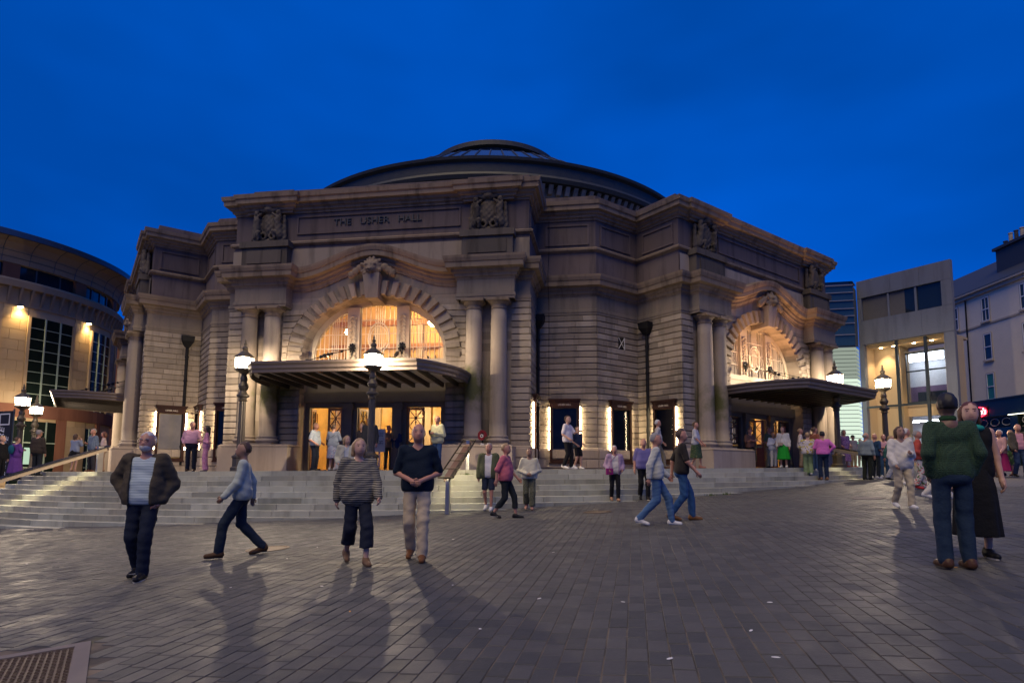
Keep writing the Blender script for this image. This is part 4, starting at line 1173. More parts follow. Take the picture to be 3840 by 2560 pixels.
# ------------------------------------------------------------------ handrails on the steps
M_STEEL = plain('brushed_steel', (.45, .43, .40), .3, .9)
M_STEELD = plain('dark_rail_tube', (.06, .055, .05), .25, .9)
M_RAILP = plain('pale_rail_beam', (.42, .33, .22), .45)
M_LED = emit('rail_light', (1.0, .86, .56), 75)
def handrail(ang, label, w=.30, ends=None, plank=None):
    """runs radially from the platform edge down the steps"""
    d = Vector((sin(ang), -cos(ang), 0)); sd = Vector((cos(ang), sin(ang), 0)); c = Vector((SX, SY, 0))
    p0 = c + d * (R0 - .35)
    # lower post: where the stair meets the ground
    r1 = R0 + .4
    while True:
        q = c + d * r1
        if zp(q.x) - RISE * (r1 - R0) / TREAD < gz(q.x, q.y) + .02 or r1 > R0 + 2.75: break
        r1 += .05
    p1 = c + d * (r1 + .12)
    if ends:
        p0 = Vector((*ends[0], 0)); p1 = Vector((*ends[1], 0)); d = (p1 - p0).normalized(); sd = Vector((-d.y, d.x, 0)); r1 = math.hypot(p1.x - SX, p1.y - SY) - .12
    z0 = zp(p0.x); z1 = max(gz(p1.x, p1.y), zp(p1.x) - RISE * math.ceil((r1 + .12 - R0) / TREAD))
    p0.z = z0; p1.z = z1
    t = thing('handrail', label, 'handrail', p1, 0)
    a = p0 + Vector((0, 0, .92)) - d * .25; b = p1 + Vector((0, 0, .92)) + d * .3
    dd = (b - a).normalized()
    a0 = p0 + Vector((0, 0, .9)); b0 = p1 + Vector((0, 0, .9))
    for p, q in ((p0, a0), (p1, b0)):
        m = MB(); m.hexa([p + v for v in (-sd * .05 - d * .09, sd * .05 - d * .09, sd * .05 + d * .09, -sd * .05 + d * .09)] + [q + v for v in (-sd * .05 - d * .09 + dd.z * Vector((0, 0, -.05)), sd * .05 - d * .09, sd * .05 + d * .09, -sd * .05 + d * .09)]); m.build('post', M_STEEL, t)
    for s in (-1, 1):
        m = MB(); m.tube([a + sd * s * w / 2, b + sd * s * w / 2], .022, 8); m.build('rail', M_STEELD, t)
    m = MB(); m.tube([b + sd * w / 2, b - sd * w / 2], .022, 8); m.build('end_bar', M_STEELD, t)
    m = MB(); m.tube([a + sd * w / 2, a - sd * w / 2], .022, 8); m.build('end_bar', M_STEELD, t)
    n = 4
    for i in range(1, n + 1):
        p = a.lerp(b, i / (n + 1)); m = MB(); m.tube([p + sd * w / 2, p - sd * w / 2], .012, 6); m.build('cross_bar', M_STEELD, t)
    up = sd.cross(dd); up = up if up.z > 0 else -up
    m = MB(); m.bar(a + dd * .1 - up * .05, b - dd * .1 - up * .05, .15, .05, up)
    for s in (-1, 1): m.bar(a + dd * .1 - up * .11 + sd * s * .065, b - dd * .1 - up * .11 + sd * s * .065, .018, .07, up)
    m.build('plank', plank or M_RAILP, t)
    m = MB(); m.bar(a + dd * .15 - up * .08, b - dd * .15 - up * .08, .05, .008, up); m.build('light_strip', M_LED, t)
    return t
def ang_at(srcx, r):          # angle on the step arc that shows at a given column
    best = None
    for i in range(-400, 480):
        a = i * .0025; x, y = arc_pt(r, a); q = px((x, y, zp(x)))
        if q and (best is None or abs(q[0] - srcx) < best[0]): best = (abs(q[0] - srcx), a)
    return best[1]
handrail(ang_at(330, R0), 'steel handrail with light strips on the steps below the lanterns')
handrail(0, 'steel handrail with brown plank in the middle of the steps', .38, ((-1.34, 18.2), (-1.62, 15.2)), plain('brown_rail_plank', (.15, .085, .06), .45))
handrail(ang_at(3130, R0), 'steel handrail at the shallow end of the steps by the man in pink')

# ------------------------------------------------------------------ wreath, sign stand
M_POPPY = plain('poppy_red', (.22, .008, .014), .7, 0, .4, 30)
F = bayM(0, 4.42, RB + .93, 2.36)
wr = thing('poppy_wreath', 'red poppy wreath with white centre leaning between the columns', 'wreath', F @ Vector((0, -.27, 0)))
m = MB()
for i in range(34):
    a = i * 2.4; r_ = .07 + .08 * ((i * .618) % 1); m2 = MB().lathe([(.01, .035), (.04, .04), (.055, .01), (.03, -.02)], 7); m2.xf(F @ Matrix.Translation((r_ * cos(a) * .9, r_ * sin(a) * 1.15, .0))); m.add(m2.v, m2.f)
m.build('poppies', M_POPPY, wr, kind='stuff')
m = MB().lathe([(.06, .03), (.06, .045), (.01, .045)], 16).xf(F); m.build('centre_disc', M_WHITE, wr)
m = MB().lathe([(.02, .045), (.028, .05), (.01, .052)], 8).xf(F); m.build('emblem', M_CHAIN, wr)
m = MB(); m.hexa([F @ Vector(p) for p in ((-.06, -.36, -.01), (.05, -.38, -.01), (.05, -.38, .02), (-.06, -.36, .02), (-.04, -.24, -.01), (.07, -.26, -.01), (.07, -.26, .02), (-.04, -.24, .02))]); m.build('card', M_WHITE, wr)
m = MB(); m.bar(F @ Vector((0, .1, -.04)), F @ Vector((0, -.37, -.10)), .05, .02, (0, 1, 0)); m.build('easel', M_CHAIN, wr)

F = bayM(0, .42, RB + .15, 0); fz = zp(F.translation.x)
F = F @ Matrix.Rotation(R(-8), 4, 'Y')
ss = thing('sign_stand', 'white direction sign on a chrome stand in the middle doorway', 'sign', F @ Vector((0, fz, 0)))
M_SIGNW = plain('sign_white', (.66, .60, .48), .5)
m = MB(); m.box(-.24, .24, 1.82, 2.66, .0, .03); m.xf(F).build('sign_panel', M_SIGNW, ss)
m = MB(); m.tube([F @ Vector((0, fz, -.03)), F @ Vector((0, 2.5, -.03))], .03, 10); m.build('pole', M_STEEL, ss)
m = MB().lathe([(.2, 0), (.2, .02), (.05, .04)], 16).xf(Matrix.Translation(F @ Vector((0, fz - .006, -.03)))); m.build('foot', M_STEEL, ss)
for t_, y in (('Grand', 2.5), ('Circle', 2.42), ('Organ', 2.22), ('Gallery', 2.14)):
    text_mb(t_, .085, .003).xf(F @ Matrix.Translation((.06, y, .034))).build('lettering', M_CHAIN, ss)
for y in (2.46, 2.18):
    m = MB(); m.bar((-.2, y, .033), (-.1, y, .033), .012, .004, (0, 0, 1)); m.bar((-.2, y, .0331), (-.16, y + .03, .0331), .01, .004, (0, 0, 1)); m.xf(F).build('arrow', M_CHAIN, ss)

# weeds in the joint at the foot of the steps
M_WEED = plain('weed_green', (.08, .12, .025), .8, 0, .4, 20)
for i, (sxp, lab) in enumerate(((2640, 'green weeds growing at the foot of the steps below the right bay'), (2700, 'second tuft of weeds at the foot of the steps'), (1745, 'small weed growing in a step joint by the middle handrail'))):
    a = ang_at(sxp, R0 + 1.6); r_ = R0 + 1.9
    x, y = arc_pt(r_, a)
    while i < 2 and zp(x) - RISE * math.floor((r_ - R0) / TREAD + 1) > gz(x, y): r_ += .02; x, y = arc_pt(r_, a)
    if i == 2: x, y = arc_pt(R0 + .02, a); zw = zp(x) - RISE
    else: zw = gz(x, y)
    m = MB()
    for j in range(40):
        b = random.random() * 6.28; rr = random.random() * .13; h_ = random.uniform(.04, .1); l_ = Vector((cos(b * 3), sin(b * 3), 0)) * .03
        c = Vector((x + rr * cos(b) * 1.6, y + rr * sin(b) * .5, zw - .01)); m.add([c - l_ * .4, c + l_ * .4, c + l_ + Vector((0, 0, h_))], [(0, 1, 2)])
    tag(m.build('weed_tuft', M_WEED), lab, 'weeds')
# ------------------------------------------------------------------ curved building on the left
CB = (-37.9, 39.3)
M_SALT = stone('buff_ashlar', (.42, .32, .19), stain=.15, block=.16)
M_SALTR = stone('red_sandstone', (.20, .09, .055), stain=.3)
M_SALTC = stone('cove_panel', (.33, .25, .16), stain=.1, block=.12)
M_GREENGL = plain('dark_green_glass', (.008, .014, .012), .15, spec=.12)
M_BLUEGL = plain('band_window_glass', (.012, .02, .03), .05)
M_GBAR = plain('pale_green_mullion', (.30, .38, .30), .4)
M_ZINC = plain('zinc_rim', (.07, .09, .11), .35, .6)
M_DOWNL = emit('downlight', (1, .72, .36), 90)
tr = thing('theatre_building', 'curved buff stone theatre and office building with flared eaves', 'building', (CB[0], CB[1], gz(-29, 38)))
def ring(prof, a0, a1, n=40): return MB().lathe(prof, n, (*CB, 0), R(a0), R(a1))
ring([(9.2, -1), (9.2, 4.1), (9.22, 4.1), (9.22, 10.9)], -75, 75).build('wall', M_SALT, tr)
ring([(9.2, 10.8), (9.3, 10.8), (9.3, 11.8), (9.6, 11.85), (9.65, 12.2), (9.5, 12.35), (9.2, 12.4)], -75, 75).build('string_cornice', M_SALTC, tr)
ring([(9.0, 12.35), (9.0, 13.3)], -75, 75).build('band_glazing', M_BLUEGL, tr)
ring([(9.1, 13.25), (9.3, 13.3), (9.35, 13.7), (9.5, 14.1), (9.85, 14.4), (10.35, 14.6)], -75, 75, 60).build('flared_cove', M_SALTC, tr)
ring([(10.35, 14.58), (10.42, 14.6), (10.42, 14.95), (10.3, 15.0), (8.5, 15.3)], -75, 75, 60).build('roof_rim', M_ZINC, tr)
MB().lathe([(5.5, 15.0), (5.5, 16.1), (5.0, 16.6), (3.5, 17.2), (.1, 17.6)], 40, (CB[0] + 1.0, CB[1] + 4.6, 0)).build('roof_drum', M_ZINC, tr)
def cylP(a, r, z): return Vector((CB[0] + r * cos(R(a)), CB[1] + r * sin(R(a)), z))
def cyl_box(m, a0, a1, r0, r1, z0, z1, n=1):
    for i in range(n):
        b0, b1 = a0 + (a1 - a0) * i / n, a0 + (a1 - a0) * (i + 1) / n
        m.hexa([cylP(b0, r0, z0), cylP(b0, r1, z0), cylP(b1, r1, z0), cylP(b1, r0, z0), cylP(b0, r0, z1), cylP(b0, r1, z1), cylP(b1, r1, z1), cylP(b1, r0, z1)])
    return m
for a in [-60 + 8.4 * i for i in range(16)]:                       # ribs of the cove
    MB().tube([cylP(a, r + .012, z) for r, z in ((9.3, 13.3), (9.35, 13.7), (9.5, 14.1), (9.85, 14.4), (10.35, 14.58))], .02, 4).build('cove_joint', M_ZINC, tr)
for z, r in ((13.62, 9.36), (13.98, 9.47)):
    MB().tube([cylP(a, r, z) for a in range(-60, 64, 3)], .018, 4).build('cove_joint', M_ZINC, tr)
for a in (-57, -31.5, -5.5, 21, 47):                                # red piers in the window band
    cyl_box(MB(), a - 2.6, a + 2.6, 8.9, 9.25, 12.36, 13.3, 2).build('band_pier', M_SALTR, tr)
for a in (-44, -35, -23, -14, 2, 8, 14, 30, 38):
    cyl_box(MB(), a - .25, a + .25, 8.95, 9.06, 12.36, 13.3).build('mullion', M_ZINC, tr)
for i in range(34):                                                 # corbel brackets under the string
    a = -60 + 3.5 * i
    m = MB(); m.hexa([cylP(a - .35, 9.2, 10.95), cylP(a - .35, 9.34, 10.95), cylP(a + .35, 9.34, 10.95), cylP(a + .35, 9.2, 10.95), cylP(a - .35, 9.2, 11.84), cylP(a - .35, 9.62, 11.84), cylP(a + .35, 9.62, 11.84), cylP(a + .35, 9.2, 11.84)])
    m.build('corbel', M_SALTC, tr)
for a0, a1, z0, z1 in ((-52, -33.6, 4.9, 10.28), (-24.8, -7.8, 4.9, 10.28), (1.6, 17, 4.9, 10.35), (26, 41, 4.9, 10.3)):
    w = cyl_box(MB(), a0, a1, 9.15, 9.26, z0, z1, 6).build('tall_window', M_GREENGL, tr)
    for j in range(1, 3): cyl_box(MB(), a0 + (a1 - a0) * j / 3 - .22, a0 + (a1 - a0) * j / 3 + .22, 9.2, 9.33, z0, z1).build('mullion', M_GBAR, w)
    for j in range(1, 8): cyl_box(MB(), a0, a1, 9.2, 9.29, z0 + (z1 - z0) * j / 8 - .02, z0 + (z1 - z0) * j / 8 + .02, 6).build('transom', M_GBAR, w)
    for s in (a0, a1): cyl_box(MB(), s - .5, s + .5, 9.2, 9.36, z0, z1).build('window_jamb', M_SALT, w)
# ashlar blocks of the piers
for a0, a1 in ((-33, -25.4), (-7.2, 1.0), (17.6, 25.4)):
    z = 5.0; i = 0
    while z < 10.7:
        h_ = .62; cuts = [a0, (a0 + a1) / 2 + (1.6 if i % 2 else -1.4), a1]
        for b0, b1 in zip(cuts[:-1], cuts[1:]): cyl_box(MB(), b0 + .06, b1 - .06, 9.2, 9.255, z + .012, z + h_ - .012, 2).build('ashlar_block', M_SALT, tr)
        z += h_; i += 1
for a0, a1 in ((-33, -28), (-7.8, 2.2), (10, 13.5)):
    z = -.6
    while z < 4.0:
        m_ = (a0 + a1) / 2 + random.uniform(-1.2, 1.2)
        for b0, b1 in ((a0, m_), (m_, a1)): cyl_box(MB(), b0 + .06, b1 - .06, 9.2, 9.26, z + .012, z + .61, 2).build('ashlar_block', M_SALT, tr)
        z += .62
cyl_box(MB(), -60, 60, 9.18, 9.34, 4.1, 4.9, 40).build('red_band', M_SALTR, tr)
for a0, a1, z1 in ((-27.6, -12, 3.9), (3, 9.6, 3.7)):
    w = cyl_box(MB(), a0, a1, 9.15, 9.26, -.4, z1, 6).build('entrance_glazing', M_GREENGL, tr)
    for j in range(1, 4): cyl_box(MB(), a0 + (a1 - a0) * j / 4 - .2, a0 + (a1 - a0) * j / 4 + .2, 9.2, 9.31, -.4, z1).build('mullion', M_GBAR, w)
    for zz_ in (1.1, 2.6): cyl_box(MB(), a0, a1, 9.2, 9.3, zz_ - .03, zz_ + .03, 5).build('transom', M_GBAR, w)
    M_INT = MATS.get('theatre_bar_light') or emit('theatre_bar_light', (.55, .75, .55), .9)
    cyl_box(MB(), a0 + (a1 - a0) * .3, a0 + (a1 - a0) * .45, 9.2, 9.275, 1.3, 2.3).build('lit_interior', M_INT, w)
for a0, a1 in ((-12, -7.8), (9.6, 13)): cyl_box(MB(), a0, a1, 9.15, 9.30, -.6, 4.1, 2).build('red_pier', M_SALTR, tr)
for a in (-28.3, -1.5):
    m = MB(); m.lathe([(.02, .1), (.1, .1), (.17, 0), (.16, -.01)], 12); m.xf(Matrix.Translation(cylP(a, 9.42, 10.72))).build('wall_lamp', M_ZINC, tr)
    m = MB(); m.lathe([(.01, -.012), (.13, -.012), (.13, -.03), (.01, -.05)], 12); m.xf(Matrix.Translation(cylP(a, 9.42, 10.72))).build('lamp_face', M_DOWNL, tr)
    m = MB(); m.bar(cylP(a, 9.2, 10.8), cylP(a, 9.42, 10.8), .04, .04); m.build('lamp_arm', M_ZINC, tr)
    ld = bpy.data.lights.new('wall_downlight', 'SPOT'); ld.energy = 380; ld.color = (1, .66, .26); ld.spot_size = R(120); ld.spot_blend = .8; ld.shadow_soft_size = .1
    lo = bpy.data.objects.new('wall_downlight', ld); COL.objects.link(lo); lo.parent = tr; lo.matrix_parent_inverse = PINV[tr.name]; lo.matrix_basis = Matrix.Translation(cylP(a, 9.5, 10.64)) @ Matrix.Rotation(R(8), 4, 'X')
# stone block closing the gap between the theatre and the hall
M_GAPW = emit('gap_window_light', (.75, 1.0, .7), .8)
gp = thing('stone_block_building', 'dark stone building with a lit green window in the gap beside the hall', 'building', (-38, 58, gz(-30, 58)))
m = MB(); m.box(-48, -24, 56, 62, -2, 13.2); m.build('wall', M_SALTR, gp)
m = MB(); m.box(-48.2, -23.8, 55.7, 62, 13.2, 13.7); m.build('eaves', M_ZINC, gp)
for x_ in (-39.4, -36.9, -34.4):
    for z_ in (4.0, 8.0, 11.2):
        w_ = MB(); w_.box(x_ - .55, x_ + .55, 55.94, 55.99, z_, z_ + 1.5); w_ = w_.build('window', M_GAPW if (x_ == -36.9 and z_ > 7 and z_ < 12) else M_GREENGL, gp)
        m = MB(); m.box(x_ - .03, x_ + .03, 55.88, 55.935, z_, z_ + 1.5); m.build('mullion', M_GBAR, w_)
# black theatre banner
M_BLACK = plain('banner_black', (.008, .008, .009), .7)
M_BWHITE = plain('banner_white', (.75, .75, .75), .6)
F = frame((-21.95, 25.4, 0), (.92, -.39, 0), (0, 0, 1))
bn = thing('theatre_banner', 'black upright banner reading THEATRE BAR CAFÉ in white italics', 'banner', F @ Vector((0, gz(-23, 25), 0)))
m = MB(); m.box(-.75, .75, .75, 3.55, -.02, .02); m.xf(F).build('banner_cloth', M_BLACK, bn)
m = MB(); m.tube([F @ Vector((-.76, gz(-23, 25), -.04)), F @ Vector((-.76, 3.62, -.04))], .035, 8); m.build('banner_pole', M_ZINC, bn)
m = MB(); m.tube([F @ Vector((.76, gz(-23, 25), -.04)), F @ Vector((.76, 3.62, -.04))], .035, 8); m.build('banner_pole', M_ZINC, bn)
panel_frame(F @ Matrix.Translation((.25, 3.2, .021)), .72, .5, .05, .006).build('banner_emblem', M_BWHITE, bn)
for t_, x, y, s_, a in (('THEATRE', .12, 2.35, .50, 'RIGHT'), ('BAR CAFÉ', .5, 1.95, .40, 'RIGHT')):
    tm = text_mb(t_, s_, .004, .25, 'RIGHT'); xs_ = [p[0] for p in tm.v]
    tm.xf(F @ Matrix.Translation((x, 2.85 if t_ == 'THEATRE' else 2.45, .024)) @ Matrix.Rotation(pi / 2, 4, 'Z')).build('lettering', M_BWHITE, bn)
# ------------------------------------------------------------------ louvred glass wing
M_LOUV = emit('lit_louvre_glass', (.80, .96, .78), .95)
M_LOUV2 = emit('dimmer_lit_louvre_glass', (.72, .84, .70), .42)
M_WGL = plain('dark_blue_glazing', (.02, .05, .09), .05, 0, .2)
M_WBAR = plain('louvre_bar', (.26, .25, .26), .4, .5)
wg = thing('glass_wing', 'louvred glass stair wing glowing pale green beside the hall', 'building', (19.5, 35.2, zp(19)))
P0, P1, P2 = Vector((17.2, 35.75, 0)), Vector((20.62, 35.0, 0)), Vector((21.36, 35.92, 0))
def wquad(m, a, b, z0, z1, off=0.0):
    d = (b - a).normalized(); nn = Vector((d.y, -d.x, 0)) * off
    m.quad(a + nn + Vector((0, 0, z0)), b + nn + Vector((0, 0, z0)), b + nn + Vector((0, 0, z1)), a + nn + Vector((0, 0, z1)))
core = MB()
for a, b in ((P0, P1), (P1, P2)): wquad(core, a, b, 0, 12.7, -.12)
core.add([P0 + Vector((0, 0, 12.7)), P1 + Vector((0, 0, 12.7)), P2 + Vector((0, 0, 12.7)), Vector((17.2, 40, 12.7))], [(0, 1, 2, 3)])
core.build('core_wall', M_ZINC, wg)
NP = 24
for i in range(NP):
    z0 = 2.95 + i * .238; z1 = z0 + .205
    if z1 > 8.7: break
    for a, b in ((P0, P1), (P1, P2)):
        m = MB(); wquad(m, a, b, z0, z1); m.build('louvre', M_LOUV if z0 < 6.6 else M_LOUV2, wg)
m = MB()
for a, b in ((P0, P1), (P1, P2)): wquad(m, a, b, 1.3, 2.9, -.03)
m.build('entrance_glow', M_LOUV, wg)
m = MB()
for a, b in ((P0, P1), (P1, P2)): wquad(m, a, b, 8.75, 12.4)
m.build('upper_glazing', M_WGL, wg)
for z in (9.4, 10.1, 10.55, 11.0, 11.5, 12.0, 12.45):
    m = MB()
    for a, b in ((P0, P1),): m.bar(a + Vector((0, -.05, z)), b + Vector((0, -.05, z)), .08, .05)
    m.build('glazing_bar', M_WBAR, wg)
F = frame((19.05, 35.2, 2.72), (P1 - P0), (0, 0, 1))
m = MB(); m.box(-.62, .78, -.17, .17, 0, .05); sb = m.xf(F @ Matrix.Translation((.45, 0, .05))).build('name_board', M_PLATE, wg)
text_mb('UPPER CIRCLE', .2, .004, width=1.1).xf(F @ Matrix.Translation((.5, 0, .105))).build('lettering', M_GOLD, sb)
M_EXIT = emit('green_exit_sign', (.05, .7, .35), 1.2)
m = MB(); m.box(0, .42, -.16, .16, 0, .05); m.xf(F @ Matrix.Translation((1.28, 0, .05))).build('exit_sign', M_EXIT, wg)

# ------------------------------------------------------------------ concrete-clad modern building with glazed recess
M_CLAD = stone('streaked_concrete', (.155, .175, .225), stain=.35, block=.05)
M_WARM = stone('recess_plaster', (.50, .40, .27), stain=.1, block=.05)
M_OFFC = emit('office_ceiling_lights', (.85, .92, 1.0), 8)
M_OFFW = plain('office_wall_white', (.6, .62, .66), .6)
M_OFFP = plain('office_wall_purple', (.14, .09, .17), .6)
M_DOWN2 = emit('recess_downlight', (1, .80, .5), 45)
mbl = thing('office_building', 'grey concrete clad modern building with a tall lit glazed recess', 'building', (22.5, 34, zp(20)))
BA = Vector((21.37, 35.89, 0)); bt = Vector((.55, -.835, 0)).normalized(); bn_ = Vector((bt.y, -bt.x, 0))
F = frame(BA, bt, (0, 0, 1))                          # x along face, y up, z out
BWd, BH = 5.0, 12.92
def bpart(nm, boxes, mt, par=None):
    m = MB()
    for b in boxes: m.box(*b)
    return m.xf(F).build(nm, mt, par or mbl)
oL, oR, oT = .27, 4.5, 8.88
bpart('cladding_panel', [(0, 1.9, 10.42 + 1.42, BH, -.3, 0)], M_CLAD); bpart('cladding_panel', [(1.91, 3.45, 11.84, BH, -.3, 0)], M_CLAD); bpart('cladding_panel', [(3.46, BWd, 11.84, BH, -.3, 0)], M_CLAD)
bpart('cladding_panel', [(0, .24, 10.40, 11.83, -.3, 0)], M_CLAD); bpart('cladding_panel', [(4.5, BWd, 10.40, 11.83, -.3, 0)], M_CLAD)
bpart('cladding_panel', [(0, 1.9, 8.92, 10.39, -.3, 0)], M_CLAD); bpart('cladding_panel', [(1.91, 3.45, 8.92, 10.39, -.3, 0)], M_CLAD); bpart('cladding_panel', [(3.46, BWd, 8.92, 10.39, -.3, 0)], M_CLAD)
bpart('cladding_panel', [(0, oL, 0, 8.9, -.3, 0)], M_CLAD); bpart('cladding_panel', [(oR, BWd, 0, 8.9, -.3, 0)], M_CLAD)
def skew(nm, x0, x1, y0, y1, z0, z1, mt, par=None):   # box whose right end follows the building's splayed side
    k_ = lambda z: .36 * z
    m = MB(); m.hexa([F @ Vector(p) for p in ((x0, y0, z1), (x1 + k_(z1), y0, z1), (x1 + k_(z0), y0, z0), (x0, y0, z0), (x0, y1, z1), (x1 + k_(z1), y1, z1), (x1 + k_(z0), y1, z0), (x0, y1, z0))])
    return m.build(nm, mt, par or mbl)
skew('roof_slab', 0, BWd, BH - .2, BH, -6.5, -.31, M_CLAD)
m = MB(); m.hexa([F @ Vector(p) for p in ((BWd - .3, 0, -.31), (BWd - .11, 0, -.31), (BWd - .11 - 2.23, 0, -6.5), (BWd - .3 - 2.23, 0, -6.5), (BWd - .3, BH - .21, -.31), (BWd - .11, BH - .21, -.31), (BWd - 2.34, BH - .21, -6.5), (BWd - 2.53, BH - .21, -6.5))]); m.build('side_wall', M_CLAD, mbl)
uw = bpart('upper_window', [(.24, 4.5, 10.4, 11.84, -.2, -.16)], M_BLUEGL)
for x in (1.75, 3.2): bpart('mullion', [(x - .05, x + .05, 10.4, 11.84, -.16, -.05)], M_CLAD, uw)
bpart('curtain', [(.26, 2.6, 10.42, 11.82, -.158, -.15)], plain('grey_blind', (.10, .095, .095), .7), uw)
# recess
bpart('recess_wall', [(.1, oL + .02, 0, 8.9, -2.2, -.31), (oL, 1.75, 0, 8.9, -2.3, -1.2)], M_WARM)
bpart('recess_side', [(oR - .12, oR + .1, 0, 8.9, -2.3, -.31)], M_WARM)
bpart('recess_soffit', [(oL, oR, 8.86, 9.0, -3.2, -.31)], M_WARM)
for i in range(5): bpart('soffit_slat', [(oL, oR, 8.72, 8.86, -2.1 + i * .36, -2.03 + i * .36)], M_WARM)
for x in (.9, 1.6, 2.7, 3.6): 
    m = MB(); m.lathe([(.01, -.01), (.09, -.01), (.09, 0), (.01, 0)], 10); m.xf(F @ Matrix.Translation((x, 8.70, -.75)) @ Matrix.Rotation(-pi / 2, 4, 'X')).build('downlight', M_DOWN2, mbl)
ld = bpy.data.lights.new('recess_downlight', 'SPOT'); ld.energy = 420; ld.color = (1, .72, .38); ld.spot_size = R(95); ld.spot_blend = .8; ld.shadow_soft_size = .15
for x, dpt in ((1.0, -.75), (3.9, -.8)):
    lo = bpy.data.objects.new('recess_downlight', ld); COL.objects.link(lo); lo.parent = mbl; lo.matrix_parent_inverse = PINV[mbl.name]; lo.matrix_basis = Matrix.Translation(F @ Vector((x, 8.6, dpt)))
gz_ = bpart('glazing', [(1.75, oR - .12, 5.35, 8.3, -1.9, -1.88)], M_GLASS)
for x in (1.75, 2.9, 3.9, oR - .16): bpart('mullion', [(x - .04, x + .04, 5.3, 8.35, -1.9, -1.8)], M_ZINC, gz_)
for z in (5.32, 7.2, 8.3): bpart('transom', [(1.75, oR - .12, z - .04, z + .04, -1.9, -1.8)], M_ZINC, gz_)
bpart('spandrel', [(1.75, oR - .12, 4.5, 5.3, -2.2, -1.85)], M_WARM)
gl2 = bpart('glazing', [(1.75, oR - .12, 2.4, 4.5, -1.95, -1.93)], M_GLASS)
bpart('shop_wall', [(1.75, oR - .12, 0, 2.4, -2.2, -1.85)], M_WARM)
skew('back_wall', 0, 4.7, 1, 8.6, -5.6, -5.5, M_OFFW); skew('purple_wall', 0, 4.7, 5.2, 6.7, -5.49, -5.45, M_OFFP)
skew('room_floor', .3, 4.7, 5.2, 5.3, -5.44, -2.3, M_OFFP); skew('room_ceiling', .3, 4.7, 8.4, 8.5, -5.44, -2.3, M_OFFW)
for i in range(5): skew('ceiling_light', .6, 4.4, 8.30, 8.36, -5.2 + i * .62, -5.0 + i * .62, M_OFFC)
for i in range(3): bpart('ceiling_light', [(.8 + i * .8, 1.2 + i * .8, 4.3, 4.34, -4.6, -2.8)], M_OFFC)
bpart('sofa', [(2.0, 4.2, 5.3, 6.0, -3.2, -2.6)], plain('navy_sofa', (.02, .05, .10), .7))
for x in (2.05, 3.55): bpart('facade_post', [(x - .07, x + .07, zp(20) - .5, 8.85, -.16, -.02)], M_ZINC)
bpart('facade_rail', [(-.3, 4.6, 5.0, 5.12, -.14, -.04)], M_ZINC)

# ------------------------------------------------------------------ white tenement with the restaurant
M_HARL = plain('cream_harling', (.74, .65, .50), .85, 0, .08, 2, bmp=.25)
M_MARG = plain('stone_margin', (.42, .36, .28), .8)
M_SLATE = plain('slate', (.035, .038, .045), .6)
M_SASH = plain('white_sash', (.68, .68, .68), .45)
M_PANEW = plain('sash_glass', (.02, .03, .035), .05)
M_TEAL = plain('teal_blind', (.02, .20, .20), .6)
M_SHOP = plain('dark_green_shopfront', (.012, .022, .02), .35)
M_NEON = emit('red_neon', (1.0, .03, .06), 9)
M_NEONW = emit('neon_letters', (1.0, .55, .55), 7)
tn = thing('tenement', 'cream harled tenement with sash windows above a dark shopfront', 'building', (33.3, 40, gz(30, 40)))
TA = Vector((33.4, 45.0, 0)); tt_ = Vector((-.2, -6.7, 0)).normalized()
F = frame(TA, tt_, (0, 0, 1))
def tpart(nm, boxes, mt, par=None):
    m = MB()
    for b in boxes: m.box(*b)
    return m.xf(F).build(nm, mt, par or tn)
tpart('wall', [(-6, 22, 0, 13.95, -8, 0)], M_HARL)
tpart('eaves_cornice', [(-6, 22, 13.75, 14.0, 0, .18), (-6, 22, 14.0, 14.15, 0, .32)], M_MARG)
m = MB(); m.add([F @ Vector(p) for p in ((-6, 14.16, .34), (22, 14.16, .34), (22, 17.4, -4), (-6, 17.4, -4), (22, 14.16, -8.3), (-6, 14.16, -8.3))], [(0, 1, 2, 3), (3, 2, 4, 5), (0, 3, 5), (1, 4, 2)]); m.build('roof', M_SLATE, tn)
tpart('string_course', [(-6, 22, 11.5, 11.62, 0, .06)], M_MARG)
st = tpart('chimney_stack', [(4.0, 8.4, 14.5, 16.9, -2.2, -1.2), (3.85, 8.55, 16.9, 17.1, -2.35, -1.05)], M_SLATE)
for i in range(9):
    h_ = .75 if 1 <= i <= 5 else .35
    MB().lathe([(.13, 0), (.12, h_), (.15, h_ + .02), (.15, h_ + .08), (.1, h_ + .08)], 10).xf(F @ Matrix.Translation((4.3 + i * .48, 17.1, -1.7)) @ Matrix.Rotation(-pi / 2, 4, 'X')).build('chimney_pot', M_MARG if i % 2 else M_SLATE, st)
tpart('far_chimney', [(-4.5, -.5, 14.5, 16.8, -4.5, -3.6), (-4.6, -.4, 16.8, 16.95, -4.6, -3.5)], M_SLATE)
